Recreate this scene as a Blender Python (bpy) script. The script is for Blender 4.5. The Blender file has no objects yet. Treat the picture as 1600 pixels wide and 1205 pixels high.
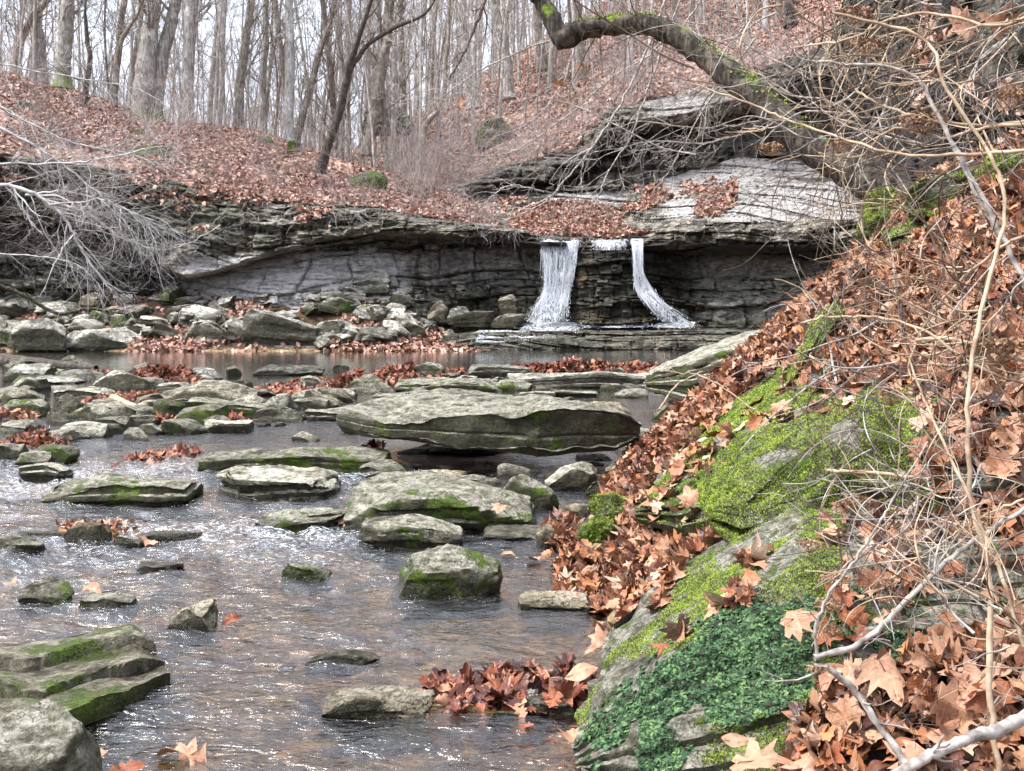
import bpy, math, random
import numpy as np
from mathutils import Vector
random.seed(7); RNG = np.random.default_rng(7)
S = bpy.context.scene
COL = S.collection
# ---------------------------------------------------------------- camera model: level camera 1.5 m above the water
F, CX, HR, CH = 1715.0, 800.0, 480.0, 1.5
def P(px, row, Y):
    return np.array([(px-CX)/F*Y, Y, CH-(row-HR)/F*Y])
def YW(row, z=0.0):                      # distance of a point at height z seen on this row
    return (CH-z)*F/(row-HR)
# ---------------------------------------------------------------- noise
def _h(ix, iy, iz, seed):
    h = (ix*374761393 + iy*668265263 + iz*1440662683 + seed*974634777) & 0xffffffff
    h = ((h ^ (h >> 13))*1274126177) & 0xffffffff
    h = ((h ^ (h >> 15))*2246822519) & 0xffffffff
    return ((h ^ (h >> 16)) & 0xffffff)/float(0xffffff)
def vnoise(p, seed=0):
    p = np.asarray(p, float); i = np.floor(p).astype(np.int64); f = p-i; f = f*f*(3-2*f)
    r = 0
    for dx in (0, 1):
        wx = f[..., 0] if dx else 1-f[..., 0]
        for dy in (0, 1):
            wy = f[..., 1] if dy else 1-f[..., 1]
            for dz in (0, 1):
                wz = f[..., 2] if dz else 1-f[..., 2]
                r = r + wx*wy*wz*_h(i[..., 0]+dx, i[..., 1]+dy, i[..., 2]+dz, seed)
    return r*2-1
def fbm(p, oct=4, seed=0, gain=.5):
    p = np.asarray(p, float); a = 1; r = 0; t = 0
    for k in range(oct):
        r = r+a*vnoise(p+k*17.3, seed+k*31); t += a; a *= gain; p = p*2.03
    return r/t
def hash1(a, seed=0):
    a = np.asarray(a).astype(np.int64); return _h(a, a*0+3, a*0+seed, seed)
def hash2(a, b, seed=0):
    return _h(np.asarray(a).astype(np.int64), np.asarray(b).astype(np.int64), np.asarray(a).astype(np.int64)*0, seed)
def sstep(x, a, b):
    t = np.clip((x-a)/(b-a), 0, 1); return t*t*(3-2*t)
# ---------------------------------------------------------------- mesh building
def mk(name, V, Fs, mats=None, smooth=False, parent=None, attrs=None, origin=None):
    V = np.asarray(V, np.float32).reshape(-1, 3)
    if origin is not None: V = V-np.asarray(origin, np.float32)
    me = bpy.data.meshes.new(name)
    if not isinstance(Fs, list): Fs = [Fs]
    Fs = [np.asarray(f, np.int32) for f in Fs if len(f)]
    me.vertices.add(len(V)); me.vertices.foreach_set('co', V.ravel())
    nl = sum(f.size for f in Fs); npoly = sum(len(f) for f in Fs)
    me.loops.add(nl); me.polygons.add(npoly)
    me.loops.foreach_set('vertex_index', np.concatenate([f.ravel() for f in Fs]))
    st = []; o = 0
    for f in Fs:
        st.append(o+np.arange(len(f))*f.shape[1]); o += f.size
    me.polygons.foreach_set('loop_start', np.concatenate(st).astype(np.int32))
    if smooth is True: me.polygons.foreach_set('use_smooth', np.ones(npoly, bool))
    me.update(calc_edges=True)
    if attrs:
        for k, a in attrs.items():
            at = me.attributes.new(k, 'FLOAT', 'POINT'); at.data.foreach_set('value', np.asarray(a, np.float32).ravel())
    o = bpy.data.objects.new(name, me); COL.objects.link(o)
    if mats is not None: me.materials.append(mats)
    if parent is not None:
        o.parent = parent
        if origin is not None: o.location = Vector(origin)-parent.location
    elif origin is not None: o.location = Vector([float(c) for c in origin])
    return o
def gridF(nu, nv, off=0, flip=False):
    i = np.arange(nu-1)[:, None]*nv+np.arange(nv-1)[None, :]
    q = np.stack([i, i+nv, i+nv+1, i+1], -1).reshape(-1, 4)+off
    return q[:, ::-1] if flip else q
def grid_normals(G):
    du = np.gradient(G, axis=0); dv = np.gradient(G, axis=1); n = np.cross(du, dv)
    return n/(np.linalg.norm(n, axis=-1, keepdims=True)+1e-9)
def thing(o, label=None, cat=None, group=None, kind=None, **kw):
    if label: o['label'] = label
    if cat: o['category'] = cat
    if group: o['group'] = group
    if kind: o['kind'] = kind
    for k, v in kw.items(): o[k] = v
    return o
def empty(name, loc, label, cat, group=None):
    o = bpy.data.objects.new(name, None); COL.objects.link(o); o.location = Vector([float(c) for c in loc]); o.empty_display_size = .2
    return thing(o, label, cat, group)
class Acc:
    def __init__(s): s.V = []; s.F = {}; s.n = 0; s.A = []; s.uv = False
    def add(s, V, *Fs, uv=None):
        if uv is not None: s.uv = True
        s.A.append(np.zeros((len(V), 2)) if uv is None else uv)
        for f in Fs:
            f = np.asarray(f); s.F.setdefault(f.shape[1], []).append(f+s.n)
        s.V.append(V); s.n += len(V)
    def tube(s, pts, rad, sides=5):
        pts = np.asarray(pts, float); rad = np.asarray(rad, float); n = len(pts)
        t = np.gradient(pts, axis=0); t /= (np.linalg.norm(t, axis=1, keepdims=True)+1e-9)
        ref = np.array([0.31, 0.95, 0.1]) if abs(t[0, 2]) > .6 else np.array([.1, .2, .97])
        a = np.cross(t, ref); a /= (np.linalg.norm(a, axis=1, keepdims=True)+1e-9); b = np.cross(t, a)
        th = np.arange(sides)*2*math.pi/sides
        V = pts[:, None]+rad[:, None, None]*(np.cos(th)[None, :, None]*a[:, None]+np.sin(th)[None, :, None]*b[:, None])
        i = np.arange(n-1)[:, None]*sides; j = np.arange(sides)[None]; k = (j+1) % sides
        q = np.stack([i+j, i+k, i+k+sides, i+j+sides], -1).reshape(-1, 4)
        s.add(V.reshape(-1, 3), q)
    def build(s, name, mat, parent=None, smooth=True, origin=None, attrs=None):
        if s.uv: A = np.concatenate(s.A); attrs = dict(attrs or {}, lu=A[:, 0], lv=A[:, 1])
        return mk(name, np.concatenate(s.V), [np.concatenate(f) for f in s.F.values()], mat, smooth, parent, attrs, origin)
def spline(pts, n):
    """Catmull-Rom through rows of pts, n samples."""
    pts = np.asarray(pts, float); m = len(pts)
    if m == 2: t = np.linspace(0, 1, n)[:, None]; return pts[0]*(1-t)+pts[1]*t
    e = np.vstack([2*pts[0]-pts[1], pts, 2*pts[-1]-pts[-2]])
    u = np.linspace(0, m-1-1e-6, n); i = u.astype(int); f = (u-i)[:, None]
    p0, p1, p2, p3 = e[i], e[i+1], e[i+2], e[i+3]
    return .5*((2*p1)+(-p0+p2)*f+(2*p0-5*p1+4*p2-p3)*f*f+(-p0+3*p1-3*p2+p3)*f**3)
# ---------------------------------------------------------------- materials
class M:
    def __init__(s, name):
        s.m = bpy.data.materials.new(name); s.m.use_nodes = True; s.t = s.m.node_tree; s.t.nodes.clear()
        s.out = s.t.nodes.new('ShaderNodeOutputMaterial')
    def n(s, ty, ins=None, **pr):
        nd = s.t.nodes.new('ShaderNode'+ty)
        for k, v in pr.items(): setattr(nd, k, v)
        for k, v in (ins or {}).items():
            i = nd.inputs[k]
            if isinstance(v, bpy.types.NodeSocket): s.t.links.new(v, i)
            elif isinstance(v, bpy.types.Node): s.t.links.new(v.outputs[0], i)
            else: i.default_value = v
        return nd
    def math(s, op, a, b=0.0, c=0.0, clamp=False):
        return s.n('Math', {0: a, 1: b, 2: c}, operation=op, use_clamp=clamp).outputs[0]
    def mix(s, f, a, b, mode='MIX'):
        nd = s.n('Mix', data_type='RGBA', blend_type=mode)
        for k, v in ((0, f), (6, a), (7, b)):
            if isinstance(v, (bpy.types.NodeSocket)): s.t.links.new(v, nd.inputs[k])
            else: nd.inputs[k].default_value = (*v, 1) if isinstance(v, tuple) and len(v) == 3 else v
        return nd.outputs[2]
    def ramp(s, f, stops, mode='LINEAR'):
        nd = s.n('ValToRGB', {0: f}); cr = nd.color_ramp; cr.interpolation = mode
        while len(cr.elements) < len(stops): cr.elements.new(.5)
        for e, (p, c) in zip(cr.elements, stops): e.position = p; e.color = (*c, 1) if len(c) == 3 else c
        return nd.outputs[0]
    def mr(s, v, a, b, c=0.0, d=1.0):
        return s.n('MapRange', {0: v, 1: a, 2: b, 3: c, 4: d}).outputs[0]
    def noise(s, vec, scale, detail=5, rough=.55, dist=0.0):
        return s.n('TexNoise', {'Vector': vec, 'Scale': scale, 'Detail': detail, 'Roughness': rough, 'Distortion': dist}).outputs[0]
    def attr(s, name, ty='GEOMETRY'):
        return s.n('Attribute', attribute_name=name, attribute_type=ty).outputs['Fac']
    def stretch(s, vec, sc):
        return s.n('Mapping', {0: vec, 3: sc}).outputs[0]
    def done(s, col, rough=.85, bump=None, bs=.5, bd=.02, spec=.3, **kw):
        ins = {'Base Color': col, 'Roughness': rough, 'Specular IOR Level': spec}; ins.update(kw)
        if bump is not None:
            ins['Normal'] = s.n('Bump', {'Height': bump, 'Strength': bs, 'Distance': bd}).outputs[0]
        b = s.n('BsdfPrincipled', ins); s.t.links.new(b.outputs[0], s.out.inputs[0]); return s.m
def rock_mat(name, pale, mid, dark, sc=1.0, cliff=False, bd=.02):
    m = M(name); tc = m.n('TexCoord'); geo = m.n('NewGeometry')
    if cliff: vec = geo.outputs['Position']
    else:
        rnd = m.n('ObjectInfo').outputs['Random']
        off = m.math('MULTIPLY', rnd, 60.0)
        vec = m.n('VectorMath', {0: tc.outputs['Object'], 1: off}, operation='ADD').outputs[0]
    n1 = m.noise(vec, 1.7*sc, 4, .6); n2 = m.noise(vec, 9*sc, 8, .68); n3 = m.noise(vec, 45*sc, 4, .6)
    st = m.noise(m.stretch(vec, (1, 1, 9 if cliff else 7)), 2.2*sc, 5, .6, .4)
    t = m.math('ADD', m.math('MULTIPLY', n1, .45), m.math('ADD', m.math('MULTIPLY', n2, .4), m.math('MULTIPLY', st, .3)))
    c = m.ramp(t, [(.47, dark), (.545, mid), (.60, pale), (.69, tuple(min(.8, x*1.45) for x in pale))])
    # dark lichen speckle and pale lichen patches
    c = m.mix(m.mr(n3, .55, .66, 0, .75), c, tuple(x*.35 for x in dark))
    n5 = m.noise(vec, 22*sc, 6, .7); c = m.mix(m.mr(n5, .54, .64, 0, .6), c, tuple(x*.6 for x in dark))
    li = m.n('TexVoronoi', {'Vector': m.n('VectorMath', {0: vec, 1: m.n('TexNoise', {'Vector': vec, 'Scale': 6*sc}).outputs[1]}, operation='ADD').outputs[0], 'Scale': 5*sc}).outputs[0]
    c = m.mix(m.math('MULTIPLY', m.mr(li, .28, .16), m.mr(n2, .45, .6, 0, .7)), c, (.62, .61, .55))
    # cracks
    vw = m.n('VectorMath', {0: m.stretch(vec, (1, 1, 2.6)), 1: m.n('TexNoise', {'Vector': vec, 'Scale': 3*sc, 'Detail': 4}).outputs[1]}, operation='ADD').outputs[0]
    cr = m.n('TexVoronoi', {'Vector': vw, 'Scale': 2.1*sc}, feature='DISTANCE_TO_EDGE').outputs[0]
    crk = m.math('MULTIPLY', m.mr(cr, .035, .0), m.mr(n1, .42, .58))
    c = m.mix(m.math('MULTIPLY', crk, .8), c, (.025, .022, .018))
    nz = m.n('SeparateXYZ', {0: geo.outputs['Normal']}).outputs[2]
    if cliff:
        PALE = m.ramp(m.math('ADD', m.math('MULTIPLY', st, .5), m.math('MULTIPLY', n2, .5)), [(.35, (.24, .225, .215)), (.5, (.50, .475, .46)), (.62, (.68, .66, .64))])
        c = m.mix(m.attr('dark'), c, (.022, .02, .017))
        gm = m.math('MULTIPLY', m.attr('green'), m.mr(n2, .38, .58))
        c = m.mix(gm, c, (.085, .10, .035))
        sand = m.math('MULTIPLY', m.mr(n1, .56, .66), .5)
        c = m.mix(sand, c, (.20, .13, .07))
        # water stains running down the face
        stn = m.noise(m.stretch(vec, (1, 1, .12)), 2.6, 4, .6)
        c = m.mix(m.mr(stn, .50, .62, 0, .8), c, (.035, .031, .026))
        c = m.mix(m.attr('pale'), c, PALE)
        c = m.mix(m.math('MULTIPLY', crk, .5), c, (.03, .027, .022))
        rough = .75; H = m.math('ADD', m.math('MULTIPLY', st, 1.4), m.math('SUBTRACT', m.math('MULTIPLY', n2, .9), m.math('MULTIPLY', crk, .4)))
    else:
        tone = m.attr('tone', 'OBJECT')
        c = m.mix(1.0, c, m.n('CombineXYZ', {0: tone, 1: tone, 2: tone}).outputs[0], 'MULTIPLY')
        warm = m.attr('warm', 'OBJECT')
        c = m.mix(warm, c, m.mix(1.0, c, (1.15, .82, .55), 'MULTIPLY'))
        moss = m.attr('moss', 'OBJECT')
        # flanks darkened by algae and by shade painted into the colour, moss in patches
        alg_shade = m.math('MULTIPLY', m.mr(nz, .8, .25), m.mr(m.math('ADD', m.math('MULTIPLY', n2, .6), m.math('MULTIPLY', n1, .4)), .34, .50, .30, 1.0))
        c = m.mix(m.math('MULTIPLY', alg_shade, .95), c, m.ramp(n5, [(.35, (.018, .017, .010)), (.6, (.060, .056, .030)), (.75, (.12, .115, .06))]))
        mv = m.math('ADD', m.math('ADD', n1, m.math('MULTIPLY', n2, .7)), m.math('MULTIPLY', m.mr(nz, 1, .0), .05))
        mk_ = m.math('MULTIPLY', m.mr(m.math('ADD', mv, m.math('MULTIPLY', moss, .40)), .97, 1.06), m.math('GREATER_THAN', moss, .01))
        mc = m.ramp(n3, [(.3, (.035, .06, .008)), (.55, (.10, .15, .018)), (.75, (.20, .25, .04))])
        c = m.mix(mk_, c, mc)
        wz = m.n('SeparateXYZ', {0: geo.outputs['Position']}).outputs[2]
        wet = m.mr(m.math('SUBTRACT', wz, m.math('MULTIPLY', n1, .05)), .035, .0)
        c = m.mix(m.math('MULTIPLY', wet, .75), c, m.mix(1.0, c, (.3, .28, .24), 'MULTIPLY'))
        rough = m.mr(wet, 0, 1, .82, .3)
        H = m.math('ADD', m.math('ADD', m.math('MULTIPLY', st, .5), m.math('MULTIPLY', mk_, .25)), m.math('SUBTRACT', n2, m.math('MULTIPLY', crk, .5)))
        H = m.math('ADD', H, m.math('MULTIPLY', n3, .35))
    return m.done(c, rough, H, 1.0, bd)
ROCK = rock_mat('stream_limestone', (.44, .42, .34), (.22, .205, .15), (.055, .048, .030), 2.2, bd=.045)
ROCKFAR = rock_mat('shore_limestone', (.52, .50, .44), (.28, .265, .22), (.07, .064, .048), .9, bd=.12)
CLIFF = rock_mat('bedded_limestone', (.36, .335, .28), (.15, .135, .108), (.032, .027, .021), .55, True, bd=.18)
def leaf_mat(name, stops, veins=True):
    m = M(name); geo = m.n('NewGeometry'); r = geo.outputs['Random Per Island']
    c = m.ramp(r, stops)
    tc = m.n('TexCoord').outputs['Object']
    n = m.noise(tc, 30, 4, .6)
    c = m.mix(m.mr(n, .45, .7, 0, .45), c, m.mix(1.0, c, (.45, .36, .3), 'MULTIPLY'))
    c = m.mix(m.math('MULTIPLY', geo.outputs['Backfacing'], .25), c, (.50, .33, .24))
    n2 = m.noise(tc, 90, 3, .6)
    H = n2
    if veins:
        lu, lv = m.attr('lu'), m.attr('lv'); y = m.math('ADD', lv, .45); ang = m.math('ARCTAN2', lu, y)
        rad = m.math('SQRT', m.math('ADD', m.math('MULTIPLY', lu, lu), m.math('MULTIPLY', y, y)))
        s1 = m.math('MULTIPLY', m.math('ABSOLUTE', m.math('SINE', m.math('MULTIPLY', ang, 3.74))), rad)
        s2 = m.math('ABSOLUTE', m.math('SINE', m.math('ADD', m.math('MULTIPLY', rad, 17.0), m.math('MULTIPLY', m.math('ABSOLUTE', m.math('SINE', m.math('MULTIPLY', ang, 3.74))), 5.0))))
        v1 = m.mr(s1, .075, .02); v2 = m.math('MULTIPLY', m.mr(s2, .22, .02), .35); v = m.math('MAXIMUM', v1, v2)
        c = m.mix(m.math('MULTIPLY', v1, .45), c, m.mix(1.0, c, (1.5, 1.45, 1.35), 'MULTIPLY'))
        c = m.mix(m.math('MULTIPLY', m.mr(s1, .10, .20), .22), c, m.mix(1.0, c, (.6, .5, .45), 'MULTIPLY'))
        H = m.math('SUBTRACT', m.math('MULTIPLY', n2, .6), m.math('MULTIPLY', v, .9))
        blot = m.noise(tc, 55, 4, .7); c = m.mix(m.mr(blot, .56, .66, 0, .6), c, m.mix(1.0, c, (.35, .28, .24), 'MULTIPLY'))
    return m.done(c, m.mr(r, 0, 1, .36, .6), H, .6, .004, spec=.5)
LEAFN = leaf_mat('dry_leaf', [(0, (.035, .015, .010)), (.14, (.10, .036, .020)), (.28, (.17, .06, .028)), (.42, (.36, .155, .075)), (.56, (.52, .30, .19)), (.68, (.26, .075, .03)), (.82, (.50, .22, .09)), (1, (.58, .41, .30))])
LEAFF = leaf_mat('leaf_litter_far', [(0, (.07, .035, .028)), (.2, (.24, .11, .07)), (.42, (.44, .24, .17)), (.65, (.54, .35, .28)), (.82, (.34, .14, .075)), (1, (.74, .60, .53))], False)
LEAFR = leaf_mat('wet_red_leaf', [(0, (.035, .012, .01)), (.25, (.12, .032, .02)), (.5, (.28, .075, .035)), (.75, (.42, .15, .07)), (1, (.55, .29, .18))])
def bark_mat(name, a, b, c_, moss=0.0, sc=1.0):
    m = M(name); tc = m.n('TexCoord').outputs['Object']
    s = m.noise(m.stretch(tc, (1, 1, .16)), 16*sc, 5, .65); l = m.noise(tc, 3.0*sc, 5, .65)
    c = m.ramp(s, [(.35, a), (.52, b), (.68, c_)])
    c = m.mix(m.mr(l, .52, .62, 0, .5), c, tuple(min(1, x*1.5) for x in c_))
    if moss:
        z = m.n('SeparateXYZ', {0: tc}).outputs[2]
        if moss < 1: k = m.math('MULTIPLY', m.mr(m.math('ADD', z, m.math('MULTIPLY', l, 1.2)), 1.6, .6), 1.0)
        else:
            nz = m.n('SeparateXYZ', {0: m.n('NewGeometry').outputs['Normal']}).outputs[2]
            k = m.mr(m.math('ADD', m.math('MULTIPLY', nz, .12), m.noise(tc, 2.2, 5, .6)), .63, .69)
        c = m.mix(k, c, m.ramp(m.noise(tc, 40, 3), [(.3, (.05, .08, .008)), (.7, (.20, .27, .03))]))
    return m.done(c, .9, s, .8, .02/sc)
BARK = [bark_mat('bark_grey', (.15, .135, .118), (.33, .30, .27), (.54, .51, .47)),
        bark_mat('bark_brown', (.085, .07, .055), (.21, .175, .145), (.36, .315, .27)),
        bark_mat('bark_pale', (.22, .205, .19), (.44, .415, .385), (.64, .615, .58))]
BARKM = bark_mat('bark_mossy_foot', (.12, .108, .092), (.27, .245, .215), (.46, .43, .39), .5)
BARKD = bark_mat('bark_dark', (.022, .017, .014), (.065, .05, .042), (.13, .11, .095), 0, 2)
BARKT = bark_mat('bark_fallen', (.006, .005, .004), (.028, .022, .016), (.12, .10, .08), 2, 2)
def twig_mat(name, a, b, sc=20):
    m = M(name); tc = m.n('TexCoord').outputs['Object']; n = m.noise(tc, sc, 4, .6)
    return m.done(m.ramp(n, [(.35, a), (.65, b)]), .75, n, .4, .003)
TWIGW = twig_mat('twig_silver', (.26, .25, .24), (.58, .56, .55), 6)
TWIGG = twig_mat('twig_grey', (.18, .15, .14), (.42, .37, .35), 6)
TWIGP = twig_mat('twig_brush', (.26, .20, .185), (.52, .44, .42), 3)
STEMT = twig_mat('stem_tan', (.22, .14, .085), (.58, .46, .33), 14)
STEMG = twig_mat('stem_grey', (.16, .135, .12), (.52, .48, .44), 25)
STEMD = twig_mat('stem_dark', (.05, .035, .028), (.17, .12, .09), 20)
FLOW = twig_mat('dried_flower', (.16, .085, .045), (.42, .27, .17), 60)
GRASS = twig_mat('grass_blade', (.10, .16, .03), (.30, .34, .10), 10)
def veg_mat(name, stops):
    m = M(name); geo = m.n('NewGeometry'); n = m.noise(geo.outputs['Position'], 13, 5, .65)
    v = m.math('ADD', m.math('MULTIPLY', n, .65), m.math('MULTIPLY', geo.outputs['Random Per Island'], .35))
    return m.done(m.ramp(v, stops), .75)
MOSS = veg_mat('moss_tufts', [(.36, (.035, .03, .010)), (.44, (.045, .07, .010)), (.53, (.13, .20, .018)), (.66, (.30, .38, .045))])
IVY = veg_mat('creeping_plant_leaf', [(.30, (.035, .028, .014)), (.38, (.012, .026, .012)), (.48, (.030, .072, .032)), (.58, (.06, .13, .055)), (.70, (.16, .25, .09))])
def ground_mat():
    m = M('creek_ground'); geo = m.n('NewGeometry'); p = geo.outputs['Position']
    z = m.n('SeparateXYZ', {0: p}).outputs[2]
    n = m.noise(p, 3, 8, .65); v = m.n('TexVoronoi', {'Vector': p, 'Scale': 9.0}); v2 = m.n('TexVoronoi', {'Vector': p, 'Scale': 28.0})
    grav = m.mix(.5, v.outputs['Color'], v2.outputs['Color'])
    g = m.n('SeparateXYZ', {0: grav}).outputs[0]
    bed = m.ramp(m.math('ADD', m.math('MULTIPLY', g, .6), m.math('MULTIPLY', n, .4)), [(.22, (.035, .022, .012)), (.45, (.15, .10, .052)), (.72, (.42, .31, .18))])
    soil = m.ramp(n, [(.3, (.025, .015, .01)), (.6, (.09, .05, .03)), (.8, (.16, .09, .055))])
    c = m.mix(m.mr(z, .02, .12), bed, soil)
    return m.done(c, .9, m.math('ADD', n, m.math('MULTIPLY', v.outputs[0], -.6)), .9, .04)
GROUND = ground_mat()
def hill_mat():
    m = M('leaf_covered_hill'); p = m.n('NewGeometry').outputs['Position']
    v = m.n('TexVoronoi', {'Vector': p, 'Scale': 6.5}); r = m.n('SeparateXYZ', {0: v.outputs['Color']}).outputs[0]
    n = m.noise(p, .7, 6, .65)
    c = m.ramp(r, [(0, (.10, .06, .045)), (.3, (.25, .145, .105)), (.6, (.40, .25, .195)), (1, (.56, .40, .34))])
    c = m.mix(m.mr(n, .56, .68), c, (.10, .065, .045))
    c = m.mix(m.mr(m.noise(p, .45, 5, .7), .66, .70), c, (.09, .12, .02))
    return m.done(c, .9, v.outputs[0], .8, .08)
HILL = hill_mat()
def water_mat():
    m = M('stream_water'); p = m.n('NewGeometry').outputs['Position']
    calm = m.attr('calm'); foam = m.attr('foam')
    sp = m.stretch(p, (1, 1.9, 1))
    a = m.noise(sp, 5.5, 3, .55, .6); b = m.noise(m.stretch(p, (1, 2.6, 1)), 17, 3, .6, .5)
    c = m.noise(m.stretch(p, (1, 5, 1)), 3, 2, .5)
    h = m.math('ADD', m.math('MULTIPLY', a, 1.0), m.math('MULTIPLY', b, .35))
    h = m.math('ADD', m.math('MULTIPLY', h, m.math('SUBTRACT', 1.0, calm)), m.math('MULTIPLY', c, m.math('MULTIPLY', calm, .05)))
    nrm = m.n('Bump', {'Height': h, 'Strength': 1.0, 'Distance': .042}).outputs[0]
    fr = m.math('MULTIPLY', m.n('Fresnel', {'IOR': 1.45, 'Normal': nrm}).outputs[0], 2.25, clamp=True)
    tr = m.n('BsdfTransparent', {'Color': (.74, .64, .48, 1)}); gl = m.n('BsdfGlossy', {'Color': (1, 1, 1, 1), 'Roughness': .10, 'Normal': nrm})
    mx = m.n('MixShader', {0: fr, 1: tr.outputs[0], 2: gl.outputs[0]})
    fn = m.math('MULTIPLY', m.mr(m.math('ADD', m.noise(m.stretch(p, (1, 2.5, 1)), 26, 6, .7), m.math('MULTIPLY', foam, .21)), .72, .82), .8)
    df = m.n('BsdfDiffuse', {'Color': (.85, .88, .92, 1)})
    m2 = m.n('MixShader', {0: fn, 1: mx.outputs[0], 2: df.outputs[0]})
    m.t.links.new(m2.outputs[0], m.out.inputs[0]); return m.m
WATER = water_mat()
def fall_mat(name, alpha):
    m = M(name); p = m.n('NewGeometry').outputs['Position']
    n = m.noise(m.stretch(p, (1, 1, .10)), 11, 5, .7); n2 = m.noise(m.stretch(p, (1, 1, .35)), 30, 3, .6)
    a = m.math('MULTIPLY', m.mr(m.math('ADD', m.math('MULTIPLY', n, .7), m.math('MULTIPLY', n2, .3)), .56-alpha*.1, .72-alpha*.1), m.attr('edge'))
    df = m.n('BsdfPrincipled', {'Base Color': (.86, .90, .96, 1), 'Roughness': .35, 'Specular IOR Level': .6})
    tr = m.n('BsdfTransparent', {'Color': (.9, .93, .97, 1)})
    mx = m.n('MixShader', {0: a, 1: tr.outputs[0], 2: df.outputs[0]}); m.t.links.new(mx.outputs[0], m.out.inputs[0]); return m.m
FALL = fall_mat('falling_water', 1.3)
def white_mat():
    m = M('white_water'); df = m.n('BsdfPrincipled', {'Base Color': (.86, .90, .96, 1), 'Roughness': .35}); tr = m.n('BsdfTransparent', {'Color': (1, 1, 1, 1)})
    mx = m.n('MixShader', {0: .88, 1: tr.outputs[0], 2: df.outputs[0]}); m.t.links.new(mx.outputs[0], m.out.inputs[0]); return m.m
WHITE = white_mat()
# ---------------------------------------------------------------- rocks
def cube_lattice(a, b, c):
    pts = []; Fq = []; base = {}
    def idx(i, j, k):
        key = (i, j, k)
        if key not in base: base[key] = len(pts); pts.append(key)
        return base[key]
    for i in range(a):
        for j in range(b):
            Fq.append((idx(i, j, 0), idx(i, j+1, 0), idx(i+1, j+1, 0), idx(i+1, j, 0)))
            Fq.append((idx(i, j, c), idx(i+1, j, c), idx(i+1, j+1, c), idx(i, j+1, c)))
    for i in range(a):
        for k in range(c):
            Fq.append((idx(i, 0, k), idx(i+1, 0, k), idx(i+1, 0, k+1), idx(i, 0, k+1)))
            Fq.append((idx(i, b, k), idx(i, b, k+1), idx(i+1, b, k+1), idx(i+1, b, k)))
    for j in range(b):
        for k in range(c):
            Fq.append((idx(0, j, k), idx(0, j, k+1), idx(0, j+1, k+1), idx(0, j+1, k)))
            Fq.append((idx(a, j, k), idx(a, j+1, k), idx(a, j+1, k+1), idx(a, j, k+1)))
    return np.array(pts, float)/np.array([a, b, c]), np.array(Fq)
_LAT = {}
def lattice(a, b, c):
    if (a, b, c) not in _LAT: _LAT[(a, b, c)] = cube_lattice(a, b, c)
    return _LAT[(a, b, c)]
def vnormals(V, Fq):
    n = np.cross(V[Fq[:, 2]]-V[Fq[:, 0]], V[Fq[:, 3]]-V[Fq[:, 1]]); N = np.zeros_like(V)
    for k in range(4): np.add.at(N, Fq[:, k], n)
    return N/(np.linalg.norm(N, axis=1, keepdims=True)+1e-12)
def rock_mesh(sec, seed, res=(24, 14, 8), rnd=.12, chops=8, amp=.06, layers=5, lay=.03, chopd=.80):
    """sec: sections left to right, each [front-bottom, back-bottom, back-top, front-top]."""
    sec = np.asarray(sec, float); m = len(sec); rs = np.random.default_rng(seed)
    L, Fq = lattice(*res)
    q = L*2-1
    sph = q/np.maximum(np.linalg.norm(q, axis=1, keepdims=True), 1e-9)*1.0
    q = q*(1-rnd)+sph*rnd*1.15
    c = sec.reshape(-1, 3).mean(0)
    uvw = np.clip((q+1)/2, 0, 1)
    u = uvw[:, 0]*(m-1); i = np.minimum(u.astype(int), m-2); f = (u-i)[:, None]
    s = sec[i]*(1-f[..., None])+sec[i+1]*f[..., None]
    v = uvw[:, 1:2]; w = uvw[:, 2:3]
    V = (s[:, 0]*(1-v)+s[:, 1]*v)*(1-w)+(s[:, 3]*(1-v)+s[:, 2]*v)*w
    ext = sec.reshape(-1, 3).max(0)-sec.reshape(-1, 3).min(0); size = float(np.sort(ext)[1])
    if chops:
        d0 = (V-c)
        hs = ext/2+1e-6; Q = d0/hs
        for _ in range(chops):
            n = rs.normal(size=3); n[2] = n[2]*.9; n /= np.linalg.norm(n)
            if n[2] < -.4: n[2] *= -1
            mx = (Q@n).max(); d = mx*rs.uniform(chopd-.08, min(.97, chopd+.14))
            e = np.maximum(0, Q@n-d); Q = Q-e[:, None]*n[None]
        V = c+Q*hs
    N = vnormals(V, Fq)
    th = max(float(ext.min()), .02)
    if layers:
        wl = uvw[:, 2]*layers+fbm(V/size*1.5+seed, 2, seed)*.7
        side = 1-np.abs(N[:, 2])*.8
        off = (hash1(np.floor(wl), seed)-.5)*2
        edge = np.abs(wl-np.round(wl)); groove = -np.clip(1-edge/.10, 0, 1)*.6
        V = V+N*((off+groove)*lay*size*side)[:, None]
    k = V/size
    V = V+N*(fbm(k*2.2+seed*1.7, 4, seed)*amp*size)[:, None]
    rd = 1-np.abs(fbm(k*5+seed, 3, seed+5))*2
    V = V+N*((rd-.5)*amp*.28*size)[:, None]
    V = V+N*(fbm(k*14+seed, 3, seed+9)*amp*.18*size)[:, None]
    return V, Fq
def smoothing(o, ang=38):
    me = o.data
    me.polygons.foreach_set('use_smooth', np.ones(len(me.polygons), bool))
    try: me.set_sharp_from_angle(angle=math.radians(ang))
    except Exception: pass
def rock_obj(name, sec, seed, label, mat=None, cat='rock', group=None, moss=0.0, tone=1.0, warm=0.0, **kw):
    V, Fq = rock_mesh(sec, seed, **kw)
    o_ = np.array([V[:, 0].mean(), V[:, 1].mean(), V[:, 2].min()])
    o = mk(name, V, Fq, mat or ROCK, origin=o_); smoothing(o)
    return thing(o, label, cat, group, moss=float(moss), tone=float(tone), warm=float(warm))
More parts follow.
